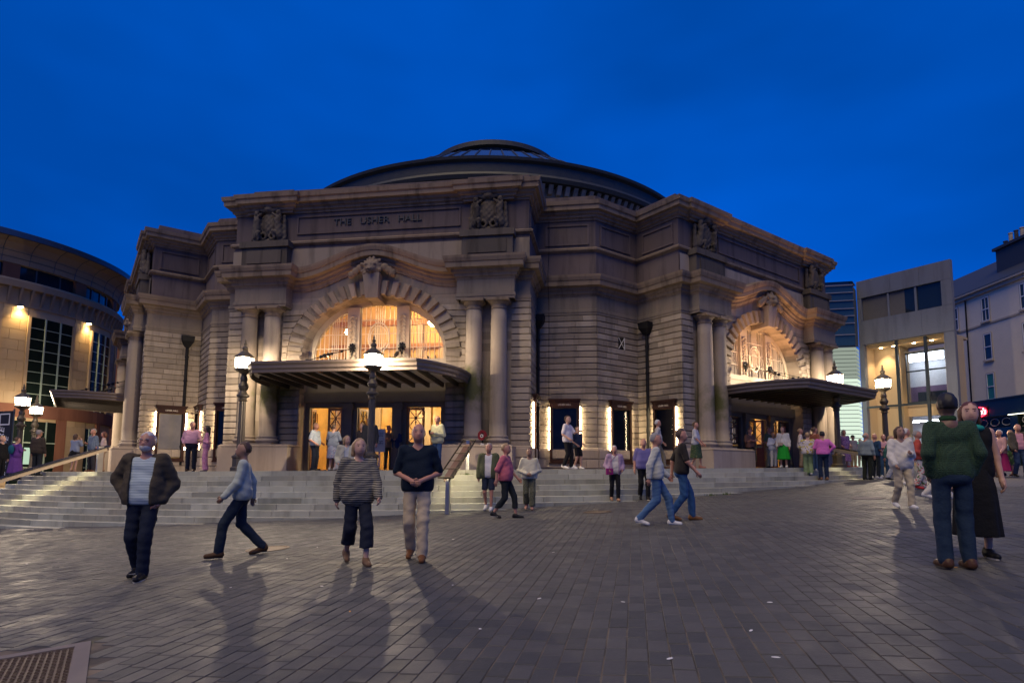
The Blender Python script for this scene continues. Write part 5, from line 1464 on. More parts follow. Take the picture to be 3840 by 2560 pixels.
for row, (z0, z1) in enumerate(((6.2, 8.05), (9.0, 10.85), (11.75, 13.45))):
    for s in (1.25, 4.3, 7.6, 11):
        w = .40 if s < 2 else .34
        fr = tpart('window', [(s - w, s + w, z0, z1, -.02, .012)], M_TEAL if (row == 0 and s == 4.3) else M_PANEW)
        b = [(s - w, s - w + .05, z0, z1, .012, .05), (s + w - .05, s + w, z0, z1, .012, .05), (s - w + .05, s + w - .05, z0, z0 + .07, .012, .05), (s - w + .05, s + w - .05, z1 - .05, z1, .012, .05), (s - w + .05, s + w - .05, (z0 + z1) / 2 - .03, (z0 + z1) / 2 + .03, .012, .06)]
        if row == 2: b.append((s - .015, s + .015, z0 + .07, z1 - .05, .013, .045))
        tpart('sash', b, M_SASH, fr); tpart('sill', [(s - w - .08, s + w + .08, z0 - .12, z0 - .002, 0, .14)], M_MARG, fr)
        tpart('lintel', [(s - w - .03, s + w + .03, z1 + .002, z1 + .06, 0, .04), (s - w - .06, s - w - .002, z0, z1, 0, .04), (s + w + .002, s + w + .06, z0, z1, 0, .04)], M_MARG, fr)
m = MB(); m.tube([F @ Vector((2.5, 6.2, .1)), F @ Vector((2.55, 13.7, .1))], .05, 8); m.build('downpipe', M_PIPE, tn)
sf = tpart('shopfront', [(2.4, 22, 5.0, 6.1, 0, .3), (2.4, 22, 6.1, 6.2, 0, .4), (2.4, 3.0, 0, 5.0, 0, .25), (6.0, 6.6, 0, 5.0, 0, .25), (10, 10.6, 0, 5, 0, .25), (3.0, 22, 0, 2.3, 0, .2)], M_SHOP)
for x0, x1 in ((3.0, 6.0), (6.6, 10)):
    tpart('shop_window', [(x0, x1, 2.3, 4.2, .02, .05)], M_PANEW, sf)
    tr2 = tpart('transom_light', [(x0, x1, 4.25, 4.95, .02, .06)], M_GREENGL, sf)
    for i in range(3):
        cx = x0 + (i + .5) * (x1 - x0) / 3
        MB().tube([F @ Vector((cx + .38 * cos(t), 4.6 + .24 * sin(t), .09)) for t in [j * 2 * pi / 16 for j in range(17)]], .025, 5).build('leaded_oval', M_GOLD, sf)
tpart('shop_light', [(6.0, 9.5, 4.98, 5.02, .32, .38)], emit('strip_light', (1, .95, .7), 4), sf)
M_SHOPIN = emit('shop_interior', (1.0, .55, .25), .5)
tpart('lit_interior', [(7.2, 8.2, 2.3, 4.1, .052, .056)], M_SHOPIN, sf)
ns = tpart('neon_board', [(2.2, 4.25, 5.05, 5.75, .31, .36)], plain('red_board', (.25, .01, .015), .5), sf)
MB().tube([F @ Vector((3.2 + 1.02 * cos(t), 5.4 + .36 * sin(t), .39)) for t in [j * 2 * pi / 24 for j in range(25)]], .03, 5).build('neon_halo', M_NEON, ns)
nt_ = text_mb("Nando's", .62, .03, .15, width=1.95); nt_.xf(F @ Matrix.Translation((3.2, 5.4, .40))).build('neon_lettering', M_NEONW, ns)
# ------------------------------------------------------------------ people
SKINS = [plain('skin_light', (.52, .30, .21), .5, 0, .08, 20), plain('skin_ruddy', (.48, .23, .15), .5, 0, .1, 20), plain('skin_tan', (.33, .18, .11), .5, 0, .08, 20), plain('skin_brown', (.17, .09, .055), .5, 0, .08, 20)]
FAB = {}
def fab(c, r=.85):
    if c in FAB: return FAB[c]
    m, nt, b = nodes('cloth_%d' % len(FAB)); wp = worldpos(nt)
    n = noise(nt, 5, 4, wp); nt.links.new(mixc(nt, [x * .8 for x in c], [min(1, x * 1.15) for x in c], n), b.inputs['Base Color']); b.inputs['Roughness'].default_value = r; b.inputs['Specular IOR Level'].default_value = .2
    bump(nt, b, noise(nt, 14, 5, wp), .45, .03); FAB[c] = m; return m
def stripes(c1, c2, sc=18, axis='Z', fac=.5):
    m, nt, b = nodes('striped_cloth'); s = N(nt, 'ShaderNodeSeparateXYZ'); nt.links.new(worldpos(nt), s.inputs[0])
    mu = N(nt, 'ShaderNodeMath', operation='MULTIPLY'); mu.inputs[1].default_value = sc; nt.links.new(s.outputs[axis], mu.inputs[0])
    ad = N(nt, 'ShaderNodeMath', operation='ADD'); nt.links.new(mu.outputs[0], ad.inputs[0]); nt.links.new(noise(nt, 4, 2, worldpos(nt)), ad.inputs[1])
    f = N(nt, 'ShaderNodeMath', operation='FRACT'); nt.links.new(ad.outputs[0], f.inputs[0]); g = N(nt, 'ShaderNodeMath', operation='GREATER_THAN'); g.inputs[1].default_value = fac; nt.links.new(f.outputs[0], g.inputs[0])
    nt.links.new(mixc(nt, c1, c2, g.outputs[0]), b.inputs['Base Color']); b.inputs['Roughness'].default_value = .85; return m
def floral(c1, c2, c3, sc=14):
    m, nt, b = nodes('patterned_cloth'); v = N(nt, 'ShaderNodeTexVoronoi'); v.inputs['Scale'].default_value = sc; nt.links.new(worldpos(nt), v.inputs['Vector'])
    c = mixc(nt, c1, c2, ramp(nt, v.outputs['Distance'], .28, .36, 1, 0)); n = noise(nt, sc * .7, 2, worldpos(nt)); c = mixc(nt, c, c3, ramp(nt, n, .56, .6))
    nt.links.new(c, b.inputs['Base Color']); b.inputs['Roughness'].default_value = .85; return m
def check(c1, c2, sc=26):
    m, nt, b = nodes('textured_cloth'); v = N(nt, 'ShaderNodeTexVoronoi'); v.inputs['Scale'].default_value = sc; v.feature = 'F1'; v.distance = 'CHEBYCHEV'; v.inputs['Randomness'].default_value = .25; nt.links.new(worldpos(nt), v.inputs['Vector'])
    nt.links.new(mixc(nt, c1, c2, ramp(nt, v.outputs['Distance'], .2, .5)), b.inputs['Base Color']); b.inputs['Roughness'].default_value = .8
    bump(nt, b, v.outputs['Distance'], .6, .02); return m
M_EYE = plain('eye_dark', (.02, .015, .012), .2); M_EYEW = plain('eye_white', (.6, .56, .52), .3); M_LIP = plain('lips', (.30, .10, .09), .5); M_SOLE = plain('shoe_sole', (.5, .46, .38), .7); M_SOLED = plain('dark_sole', (.04, .03, .025), .7)
ARMS = {  # elbow, hand for the +x side, in body heights
    'down': ((.150, .015, .635), (.158, -.02, .487)), 'phone': ((.155, .02, .635), (.045, -.135, .665)), 'hip': ((.215, .05, .675), (.115, .0, .56)),
    'tuck': ((.152, .045, .648), (.122, -.005, .53)), 'clasp': ((.175, .03, .635), (.028, -.125, .575)), 'pocket': ((.172, .06, .645), (.122, -.02, .525)), 'fwd': ((.150, -.035, .640), (.145, -.135, .525)),
    'back': ((.155, .075, .645), (.160, .085, .500)), 'fold': ((.165, -.015, .66), (-.05, -.115, .685)), 'bag': ((.16, .03, .64), (.13, -.09, .56)), 'up': ((.16, -.06, .70), (.07, -.10, .86)), 'reach': ((.15, -.08, .68), (.10, -.21, .70))}
def person(x, y, h, face, label, top, bottom, shoes, hair, skin=0, arms=('down', 'down'), stride=0.0, girth=1.0, res=.022, z=None, jacket=None, look=0.0, extras=(), group=None, lean=0.0):
    """top=(material, sleeve 0..1, hem, looseness); bottom=(kind, material, hem, flare); hair=(style, material)"""
    zz_ = floor_z(x, y) if z is None else z
    t = thing('person', label, 'person', (x, y, zz_), R(face), group, local=True)
    g = girth; sk = SKINS[skin]
    def bld(fn, lo, hi, name, mt, r_=res, extra=None, parent=t):
        m = surf_nets(fn, lo, hi, r_ / h)
        if extra is not None: m.add(extra.v, extra.f)
        m.v = [(p[0] * h, p[1] * h + lean * p[2] * h * -1, p[2] * h) for p in m.v]
        o = link(name, m.mesh(name, mt, True), parent, False); return o
    # joints
    L = {}
    for s, key in ((1, 'l'), (-1, 'r')):
        st = stride * s
        if abs(st) < 1e-3: hip, kn, an = (s * .052, 0, .52), (s * .058, -.012, .285), (s * .058 , .012, .045)
        elif st > 0: hip, kn, an = (s * .05, 0, .515), (s * .054, -.11 * st - .02, .29), (s * .05, -.16 * st, .048)
        else: hip, kn, an = (s * .05, 0, .515), (s * .054, -.05 * st - .045, .275), (s * .05, -.19 * st, .075)
        e, ha = ARMS[arms[0 if s > 0 else 1]]
        L[key] = dict(hip=hip, kn=kn, an=an, sh=(s * .103 * (.6 + .4 * g), .005, .805), el=(s * e[0] * .9 * (.55 + .45 * g), e[1], e[2]), ha=(s * ha[0] * .92 * (.5 + .5 * g), ha[1] * (.6 + .4 * g), ha[2]))
    ca, sa = cos(R(look)), sin(R(look))
    def rot(X, Y): return X * ca + Y * sa, -X * sa + Y * ca
    def torso(X, Y, Z, o=0.0, w=0.0):
        d = s_cap(X, Y, Z, (-.052 * g, .005, .75), (.052 * g, .005, .75), .056 * g + o, .056 * g + o, .85)
        d = smin(d, s_cap(X, Y, Z, (-.038 * g, -.008 * (g - 1) * 6, .64), (.038 * g, -.008 * (g - 1) * 6, .64), .052 * g + o + w, .052 * g + o + w, .9), .06)
        d = smin(d, s_cap(X, Y, Z, (-.04, .004, .545), (.04, .004, .545), .056 * g + o + w, .056 * g + o + w, .95), .06)
        d = smin(d, s_cap(X, Y, Z, (-.086 * g, .008, .803), (.086 * g, .008, .803), .027 + o * .8, .027 + o * .8), .035)
        return d
    def arm(X, Y, Z, q, o=0.0, fr=1.0, hand=False):
        up = min(1, fr / .5); a, b, c = q['sh'], q['el'], q['ha']
        b2 = tuple(a[i] + (b[i] - a[i]) * up for i in range(3))
        d = s_cap(X, Y, Z, a, b2, .0275 + o, .0235 + o)
        if fr > .5:
            f2 = (fr - .5) / .5; c2 = tuple(b[i] + (c[i] - b[i]) * f2 for i in range(3)); d = smin(d, s_cap(X, Y, Z, b, c2, .0225 + o, .016 + o), .015)
        return d
    def leg(X, Y, Z, q, o=0.0, o2=0.0):
        d = s_cap(X, Y, Z, q['hip'], q['kn'], .043 * (.5 + .5 * g) + o, .030 + o + o2 * .5); return smin(d, s_cap(X, Y, Z, q['kn'], q['an'], .030 + o + o2 * .5, .019 + o + o2), .006)
    def headd(X, Y, Z):
        Xr, Yr = rot(X, Y)
        d = s_ell(Xr, Yr, Z, (0, -.002, .935), (.0475, .0575, .065)); d = smin(d, s_ell(Xr, Yr, Z, (0, -.027, .900), (.035, .036, .038)), .02)
        d = smin(d, s_cap(Xr, Yr, Z, (0, -.055, .940), (0, -.0645, .917), .004, .0075), .008)
        for s in (-1, 1): d = smin(d, s_ell(Xr, Yr, Z, (s * .045, .004, .925), (.008, .014, .02)), .006)
        return d
    def body(X, Y, Z):
        d = torso(X, Y, Z); d = smin(d, s_cap(X, Y, Z, (0, .012, .815), (0, -.004, .885), .033, .030), .03); d = smin(d, headd(X, Y, Z), .012)
        for q in L.values():
            d = smin(d, arm(X, Y, Z, q), .018); d = smin(d, leg(X, Y, Z, q), .02)
            a = q['an']; d = smin(d, s_cap(X, Y, Z, (a[0], a[1] + .018, a[2] - .022), (a[0] * 1.1, a[1] - .085, max(.014, a[2] - .032 - (.03 if a[2] > .06 else 0))), .023, .016), .015)
            e, c = Vector(q['el']), Vector(q['ha']); dr = (c - e).normalized(); pm = c + dr * .022; d = smin(d, s_cap(X, Y, Z, tuple(c), tuple(pm + dr * .012), .017, .016), .012)
        return d
    fing = MB()
    for key, q in L.items():
        e, c = Vector(q['el']), Vector(q['ha']); dr = (c - e).normalized(); inn = Vector((-1 if key == 'l' else 1, 0, 0)); sd = dr.cross(inn); sd = sd.normalized() if sd.length > .1 else Vector((0, 1, 0)); inn = sd.cross(dr).normalized() * (1 if sd.cross(dr).dot(inn) > 0 else -1)
        for i, (o_, ln) in enumerate(((-.0135, .036), (-.0045, .042), (.0045, .040), (.0135, .031))):
            a = c + dr * .034 + sd * o_; b = a + dr * ln * .55 + inn * .004; e2 = b + dr * ln * .38 + inn * ln * .45; fing.tube([a - dr * .012, a, b, e2], [.006, .0062, .0056, .0042], 5)
        a = c + dr * .012 - sd * .014; fing.tube([a, a - sd * .014 + dr * .014 + inn * .006, a - sd * .012 + dr * .034 + inn * .012], [.0075, .0066, .005], 5)
    bnd = ((-.36, -.36, -.005), (.36, .3, 1.02))
    bld(body, *bnd, 'body', sk, extra=fing)
    # eyes, mouth
    def hp(p): return ((p[0] * ca - p[1] * sa) * h, (p[0] * sa + p[1] * ca) * h - lean * p[2] * h, p[2] * h)
    if res < .02:
        for s in (-1, 1):
            m = MB(); m.lathe([(.003, -.003), (.0062, -.0015), (.0062, .0015), (.003, .003)], 8); m.v = [hp((s * .0185 + p[0], -.0535 + p[1] * .7, .938 + p[2])) for p in m.v]; link('eye', m.mesh('eye', M_EYE, True), t, False)
            m = MB(); m.bar(hp((s * .008, -.0565, .951)), hp((s * .029, -.050, .952)), .006 * h, .003 * h); link('eyebrow', m.mesh('eyebrow', hair[1] or M_EYE), t, False)
        m = MB(); m.lathe([(.003, -.003), (.014, -.001), (.014, .001), (.003, .003)], 10); m.v = [hp((p[0], -.0605 + p[1] * .35, .8985 + p[2])) for p in m.v]; link('mouth', m.mesh('mouth', M_LIP, True), t, False)
    # clothes
    wv = [(random.gauss(0, 1), random.gauss(0, 1), random.gauss(0, 1.6), random.uniform(22, 60), random.random() * 6.28) for _ in range(6)]
    wr = lambda X, Y, Z: sum(.0011 * np.sin((a_ * X + b_ * Y + c_ * Z) * f_ + p_) for a_, b_, c_, f_, p_ in wv)
    def top_fn(o, slv, hem, loose, neck=.045, opening=None, coll=.85):
        def f(X, Y, Z):
            d = torso(X, Y, Z, .008 + o, .008 + loose * .8)
            if slv > 0:
                for q in L.values(): d = smin(d, arm(X, Y, Z, q, .007 + o + loose * .35, slv), .011)
            d = d + wr(X, Y, Z)
            d = np.maximum(d, hem - Z - .02 * np.abs(Y) * 0); d = np.maximum(d, Z - coll); d = np.maximum(d, -s_ell(X, Y, Z, (0, -.035, .868), (neck, .075, .058)))
            if opening: d = np.maximum(d, np.minimum(-(np.abs(X) - opening * (1 + (Z - .5) * .6)), -(Y + .02)) * 1.0)
            return d
        return f
    bld(top_fn(0, top[1], top[2], top[3] if len(top) > 3 else 0, top[4] if len(top) > 4 else .045), (-.36, -.36, .2), (.36, .3, .9), 'top', top[0])
    if jacket: bld(top_fn(.012, jacket[1], jacket[2], jacket[3], .055, jacket[4], .856), (-.38, -.38, .3), (.38, .32, .9), 'jacket', jacket[0])
    kind, bm, hem, fl = bottom
    if kind == 'trousers':
        def f(X, Y, Z):
            d = s_cap(X, Y, Z, (-.04, .004, .56), (.04, .004, .56), .056 * g + .008, .056 * g + .008, .95); d = smin(d, s_cap(X, Y, Z, (-.035, .01, .515), (.035, .01, .515), .054 * g + .008, .054 * g + .008, 1.05), .04)
            for q in L.values():
                a = q['an']; dl = leg(X, Y, Z, q, .008, fl * .8); d = smin(d, np.maximum(dl, hem - Z if hem > .07 else (a[2] + hem - .045) - Z), .012)
            d = d + wr(X, Y, Z)
            return np.maximum(d, Z - .605)
        bld(f, (-.3, -.36, .0), (.3, .36, .63), 'trousers', bm)
    else:
        def f(X, Y, Z):
            r0 = .082 * g; tz = np.clip((.6 - Z) / (.6 - hem), 0, 1); a = np.arctan2(Y, X); rr = r0 + .02 * np.minimum(1, tz * 3) + fl * tz + .007 * tz * np.sin(a * 9 + 2 * np.sin(a * 2))
            d = (np.sqrt(X ** 2 + (Y / .85) ** 2) - rr) * .85; d = np.maximum(d, Z - .6); return np.maximum(d, hem - Z)
        bld(f, (-.3, -.3, hem - .05), (.3, .3, .63), 'skirt', bm)
    for q in L.values():
        a = q['an']; toe = max(.02, a[2] - .03 - (.03 if a[2] > .06 else 0))
        def f(X, Y, Z): 
            d = s_cap(X, Y, Z, (a[0], a[1] + .02, a[2] - .018), (a[0] * 1.12, a[1] - .092, toe), .029, .021); d = smin(d, s_cap(X, Y, Z, (a[0], a[1] + .012, a[2] + .005), (a[0], a[1] - .01, a[2] - .01), .027, .028), .015)
            return np.maximum(d, (toe - .02) - Z if a[2] < .06 else d)
        so = bld(f, (a[0] - .08, a[1] - .17, -.002), (a[0] + .08, a[1] + .1, a[2] + .06), 'shoe', shoes, min(res, .016))
        if res < .02:
            m = MB(); P = [(a[0] * 1.05 + .025 * cos(b) * (1.05 if sin(b) < 0 else .95), a[1] - .036 + .072 * sin(b)) for b in [i * pi / 8 for i in range(16)]]; m.prism(P, .0, .009); m.v = [(p[0] * h, p[1] * h - lean * p[2] * h, (p[2] + max(0, a[2] - .05)) * h) for p in m.v]; link('sole', m.mesh('sole', M_SOLE if shoes in (SH_WHT, SH_BLK) else M_SOLED), so, False)
    st_, hm = hair
    if st_ != 'bald':
        def f(X, Y, Z):
            Xr, Yr = rot(X, Y)
            d = s_ell(Xr, Yr, Z, (0, .006, .940), (.0515, .0605, .0655))
            if st_ in ('long', 'bob'):
                zb_ = .80 if st_ == 'long' else .868
                for s in (-1, 1): d = smin(d, s_cap(Xr, Yr, Z, (s * .036, .018, .94), (s * .046, .02, zb_), .026, .018), .02)
                d = smin(d, s_cap(Xr, Yr, Z, (0, .035, .94), (0, .045, zb_), .032, .026), .02)
            fz = np.maximum(np.maximum(Yr + (.010 if st_ in ('long', 'bob') else -.012) + (Z - .93) * .35, Z - .972), np.abs(Xr) - (.038 if st_ in ('long', 'bob') else .2))
            d = np.maximum(d, -fz * 1.0)
            if st_ == 'short': d = np.maximum(d, .905 - Z)
            return d + .0022 * np.sin(Xr * 230 + Z * 40) * np.sin(Z * 90 + Yr * 150) + .002 * np.sin(Xr * 120 + 1) * np.sin(Yr * 140)
        if st_ == 'fringe':
            def f(X, Y, Z):
                Xr, Yr = rot(X, Y); d = s_ell(Xr, Yr, Z, (0, .006, .935), (.051, .062, .064)); return np.maximum(np.maximum(d, Z - .952), np.maximum(.902 - Z, -(Yr + .01)))
        bld(f, (-.09, -.1, .76), (.09, .12, 1.03), 'hair', hm, min(res, .014))
    for ex in extras:
        kind = ex[0]
        if kind == 'bag':      # (bag, material, x, y, z, sx, sy, sz)
            _, mt, bx, by, bz, sx, sy, sz = ex
            o = bld(lambda X, Y, Z: np.maximum(np.maximum(np.abs(X - bx) - sx, np.abs(Y - by) - sy), np.abs(Z - bz) - sz) - .006 + .002 * np.sin(X * 90), (bx - sx - .05, by - sy - .05, bz - sz - .05), (bx + sx + .05, by + sy + .05, bz + sz + .05), 'bag', mt, .012)
            m = MB(); m.tube([(bx * h, by * h, (bz + sz) * h), (bx * .9 * h, -.09 * g * h if by < .05 else .02, .70 * h), (-bx * .4 * h, -.03 * h, .842 * h), (-bx * .5 * h, .07 * h, .76 * h), (bx * .8 * h, .09 * g * h, .66 * h), (bx * h, by * h + .02, (bz + sz) * h)], .006, 5); link('strap', m.mesh('strap', mt), o, False)
        elif kind == 'pack':
            bld(lambda X, Y, Z: s_ell(X, Y, Z, (0, .105 * g, .70), (.075, .055, .11)), (-.12, 0, .55), (.12, .22, .85), 'backpack', ex[1], .016)
        elif kind == 'phone':
            q = L['r']['ha']; m = MB(); m.box(-.02 * h, .02 * h, -.006 * h, 0, 0, .075 * h); m.v = [(p[0] + (q[0] + .005) * h, p[1] + (q[1] - .035) * h, p[2] + (q[2] - .01) * h) for p in m.v]; link('phone', m.mesh('phone', M_EYE), t, False)
        elif kind == 'glasses':
            m = MB()
            for s in (-1, 1): m.tube([hp((s * .019 + .013 * cos(b), -.060, .936 + .010 * sin(b))) for b in [i * pi / 5 for i in range(11)]], .0013 * h, 4)
            m.bar(hp((-.007, -.061, .938)), hp((.007, -.061, .938)), .003 * h, .003 * h); link('glasses', m.mesh('glasses', M_EYE), t, False)
        elif kind == 'beard':
            bld(lambda X, Y, Z: np.maximum(np.maximum(s_ell(*rot(X, Y), Z, (0, -.026, .897), (.038, .040, .036)), Z - .908), rot(X, Y)[1] + .005), (-.08, -.1, .83), (.08, .05, .95), 'beard', ex[1], min(res, .014))
        elif kind == 'cap':
            o = bld(lambda X, Y, Z: np.maximum(s_ell(*rot(X, Y), Z, (0, .004, .955), (.054, .062, .055)), .952 - Z), (-.1, -.1, .93), (.1, .1, 1.03), 'cap', ex[1], .014)
            if len(ex) > 2: bld(lambda X, Y, Z: np.maximum(np.maximum(s_ell(*rot(X, Y), Z, (0, -.055, .957), (.045, .05, .02)), np.abs(Z - .957) - .006), rot(X, Y)[1] + .02), (-.1, -.14, .92), (.1, .06, .99), 'cap_visor', ex[1], .01)
        elif kind == 'scarf':
            bld(lambda X, Y, Z: np.maximum(s_ell(X, Y, Z, (0, 0, .828), (.075, .06, .03)), -s_ell(X, Y, Z, (0, 0, .86), (.03, .03, .05))), (-.12, -.12, .77), (.12, .12, .9), 'scarf', ex[1], .014)
        elif kind == 'collar':
            bld(lambda X, Y, Z: np.maximum(np.maximum(s_ell(X, Y, Z, (0, .0, .85), (.043, .045, .028)), -s_ell(X, Y, Z, (0, -.03, .875), (.03, .06, .045))), .835 - Z), (-.08, -.1, .8), (.08, .1, .9), 'collar', ex[1], .012)
    return t
def floor_z(x, y):
    d = math.hypot(x - SX, y - SY)
    if d < R0 - .02: return zp(x) - .004
    i = math.floor((d - R0) / TREAD) + 1
    return max(gz(x, y), zp(x) - RISE * i)
def onplat(srcx, d): return ((srcx - 1920) / 2218.4 * d * .997, d)
H_WHITE, H_GREY, H_BLOND, H_BROWN, H_BLACK, H_RED = (plain(n, c, .6, 0, .3, 40) for n, c in (('hair_white', (.55, .52, .48)), ('hair_grey', (.26, .24, .22)), ('hair_blond', (.36, .23, .11)), ('hair_brown', (.075, .04, .022)), ('hair_black', (.012, .010, .010)), ('hair_auburn', (.11, .035, .02))))
NAVY, BLACK_, DENIM, LDENIM, BEIGE, WHITE_, CREAM = (.012, .017, .032), (.010, .010, .012), (.018, .035, .075), (.07, .14, .26), (.50, .40, .27), (.66, .63, .60), (.56, .51, .38)
SH_BLK, SH_WHT, SH_BRN = fab((.012, .012, .014), .5), fab((.66, .64, .6), .6), fab((.13, .05, .02), .4)
fb = fab; NEAR = .0145
# --- near figures on the plaza
person(4.48, 6.06, 1.77, 168, 'man in textured green shirt and blue jeans standing with his back turned', (check((.010, .032, .012), (.02, .055, .022), 55), .97, .50, .008), ('trousers', fb((.016, .032, .058)), .02, .012), fab((.085, .04, .02), .35), ('short', H_BLACK), 3, ('tuck', 'tuck'), 0, .91, NEAR, extras=(('collar', fb((.02, .06, .022))),), look=-12)
person(5.09, 6.55, 1.70, -16, 'woman in sleeveless black dress and teal scarf facing the man in green', (fb((.010, .010, .011)), 0.0, .5, .004, .052), ('skirt', fb((.010, .010, .011)), .14, .03), SH_BLK, ('bob', H_RED), 0, ('down', 'down'), 0, 1.0, NEAR, extras=(('scarf', fb((.02, .28, .22))),), look=-14)
person(-4.68, 7.61, 1.84, 8, 'white haired man in brown jacket and pale blue shirt walking forward', (stripes((.34, .42, .44), (.48, .56, .57), 30), .9, .50, .012, .05), ('trousers', fb(NAVY), .02, .014), SH_BLK, ('short', H_WHITE), 1, ('pocket', 'hip'), 0.45, 1.02, NEAR, jacket=(fb((.075, .06, .04)), .96, .50, .02, .062), extras=(('glasses',), ('beard', H_WHITE)))
person(-4.15, 9.19, 1.74, -68, 'man in pale grey green shirt and dark jeans striding across the paving', (fb((.42, .46, .40)), .98, .49, .02), ('trousers', fb((.02, .03, .045)), .02, .014), fab((.10, .05, .02), .5), ('short', H_BROWN), 2, ('fwd', 'back'), 1.0, .98, NEAR)
person(-2.06, 8.02, 1.66, 25, 'blond woman in striped tunic, dark culottes and sandals walking past', (stripes((.30, .27, .20), (.03, .03, .03), 34), .95, .42, .035), ('trousers', fb((.014, .018, .032)), .14, .035), fab((.16, .09, .05), .6), ('bob', H_BLOND), 0, ('fwd', 'back'), .9, 1.04, NEAR)
person(-1.28, 8.11, 1.83, 4, 'balding man in navy polo and beige trousers with hands clasped', (fb((.006, .013, .026)), .45, .50, .014, .05), ('trousers', fb(BEIGE), .02, .014), fab((.16, .065, .025), .6), ('fringe', H_GREY), 1, ('clasp', 'clasp'), .55, 1.0, NEAR, look=6)
person(2.62, 10.78, 1.66, 80, 'person in pale top, light jeans and white trainers walking past the steps', (fb((.50, .50, .44)), .95, .50, .02), ('trousers', fb(LDENIM), .02, .012), SH_WHT, ('short', H_GREY), 1, ('fwd', 'back'), 1.0, 1.0, NEAR)
person(3.25, 11.35, 1.74, 84, 'man in black T-shirt, blue jeans and tan shoes walking past the steps', (fb((.03, .025, .022)), .42, .50, .01), ('trousers', fb((.03, .085, .20)), .02, .01), fab((.20, .09, .03), .6), ('short', H_BROWN), 1, ('back', 'fwd'), .7, 1.0, NEAR)
person(7.76, 11.82, 1.62, -6, 'woman in loose white blouse and beige trousers walking towards us', (fb((.62, .58, .50)), .95, .46, .03, .052), ('trousers', fb((.46, .38, .25)), .03, .014), SH_WHT, ('bob', H_BROWN), 2, ('phone', 'fwd'), .5, 1.0, NEAR)
person(9.6, 13.4, 1.66, 60, 'person in white trousers and shoes behind the man in green', (fb((.45, .5, .55)), .9, .5, .01), ('trousers', fb((.60, .56, .48)), .02, .015), SH_WHT, ('short', H_GREY), 0, ('fwd', 'back'), .8, 1.0)
# --- on the steps
x, y = -4.52, 16.25
person(x, y, 1.70, 12, 'blond woman in cream jacket and flared jeans with a white handbag', (fb((.50, .52, .52)), .3, .5, .004), ('trousers', fb((.014, .03, .07)), .02, .02), SH_WHT, ('bob', H_BLOND), 0, ('bag', 'bag'), .15, 1.04, .018, jacket=(fb((.47, .45, .34)), .98, .51, .014, .03), extras=(('bag', fb((.56, .52, .44)), -.1, -.10, .50, .055, .02, .032),), look=30)
person(-.60, 15.62, 1.76, -8, 'man in olive cardigan, white shirt and navy shorts coming down the steps', (fb(WHITE_), .9, .47, .012), ('trousers', fb((.02, .028, .05)), .31, .02), SH_WHT, ('short', H_GREY), 1, ('down', 'down'), .35, 1.05, .018, jacket=(fb((.10, .11, .055)), .96, .47, .018, .045))
person(-.13, 13.3, 1.66, 75, 'person in pink top and dark cropped trousers walking across', (fb((.55, .14, .18)), .5, .50, .02), ('trousers', fb((.018, .022, .024)), .14, .012), SH_BLK, ('short', H_BLOND), 1, ('fwd', 'back'), .8, 1.1, .018)
person(.46, 15.35, 1.58, -4, 'woman in cream blouse and olive patterned trousers at the foot of the steps', (fb((.56, .52, .38)), .96, .50, .022), ('trousers', floral((.09, .09, .05), (.2, .2, .13), (.05, .05, .03), 60), .06, .03), fab((.42, .22, .16), .6), ('short', H_BROWN), 2, ('clasp', 'clasp'), .4, 1.08, .018)
person(2.9, 16.75, 1.55, 2, 'woman in lilac cardigan with a magenta bag standing on the steps', (fb((.58, .53, .48)), .9, .48, .012), ('trousers', fb(BLACK_), .02, .01), fab((.35, .2, .12), .6), ('short', H_WHITE), 1, ('bag', 'bag'), .3, 1.08, .018, jacket=(fb((.36, .25, .34)), .9, .47, .014, .05), extras=(('bag', fb((.24, .02, .13)), -.11, -.1, .53, .06, .025, .05),))
person(3.78, 17.0, 1.74, 0, 'man in purple polo shirt and black trousers descending the last step', (fb((.15, .13, .30)), .42, .50, .016), ('trousers', fb(BLACK_), .02, .012), SH_BLK, ('fringe', H_GREY), 1, ('down', 'down'), .35, 1.14, .018)
# --- platform, left bay
x, y = onplat(718, 20.6); person(x, y, 1.72, 20, 'portly man in pink shirt and navy trousers beside a poster case', (fb((.62, .34, .42)), .97, .56, .012), ('trousers', fb(NAVY), .02, .014), fab((.06, .03, .02), .4), ('short', H_GREY), 1, ('down', 'pocket'), 0, 1.25, .018, extras=(('glasses',), ('collar', fb((.62, .34, .42)))), look=25)
x, y = onplat(772, 20.3); person(x, y, 1.56, -62, 'dark haired woman in pink patterned jumpsuit with a yellow bag', (floral((.56, .22, .34), (.64, .45, .52), (.42, .12, .22), 40), .7, .5, .012), ('trousers', floral((.56, .22, .34), (.64, .45, .52), (.42, .12, .22), 40), .03, .04), fab((.5, .4, .3), .6), ('long', H_BLACK), 2, ('phone', 'phone'), 0, 1.0, .018, extras=(('phone',), ('bag', fb((.52, .42, .06)), -.12, -.02, .58, .04, .05, .06)))
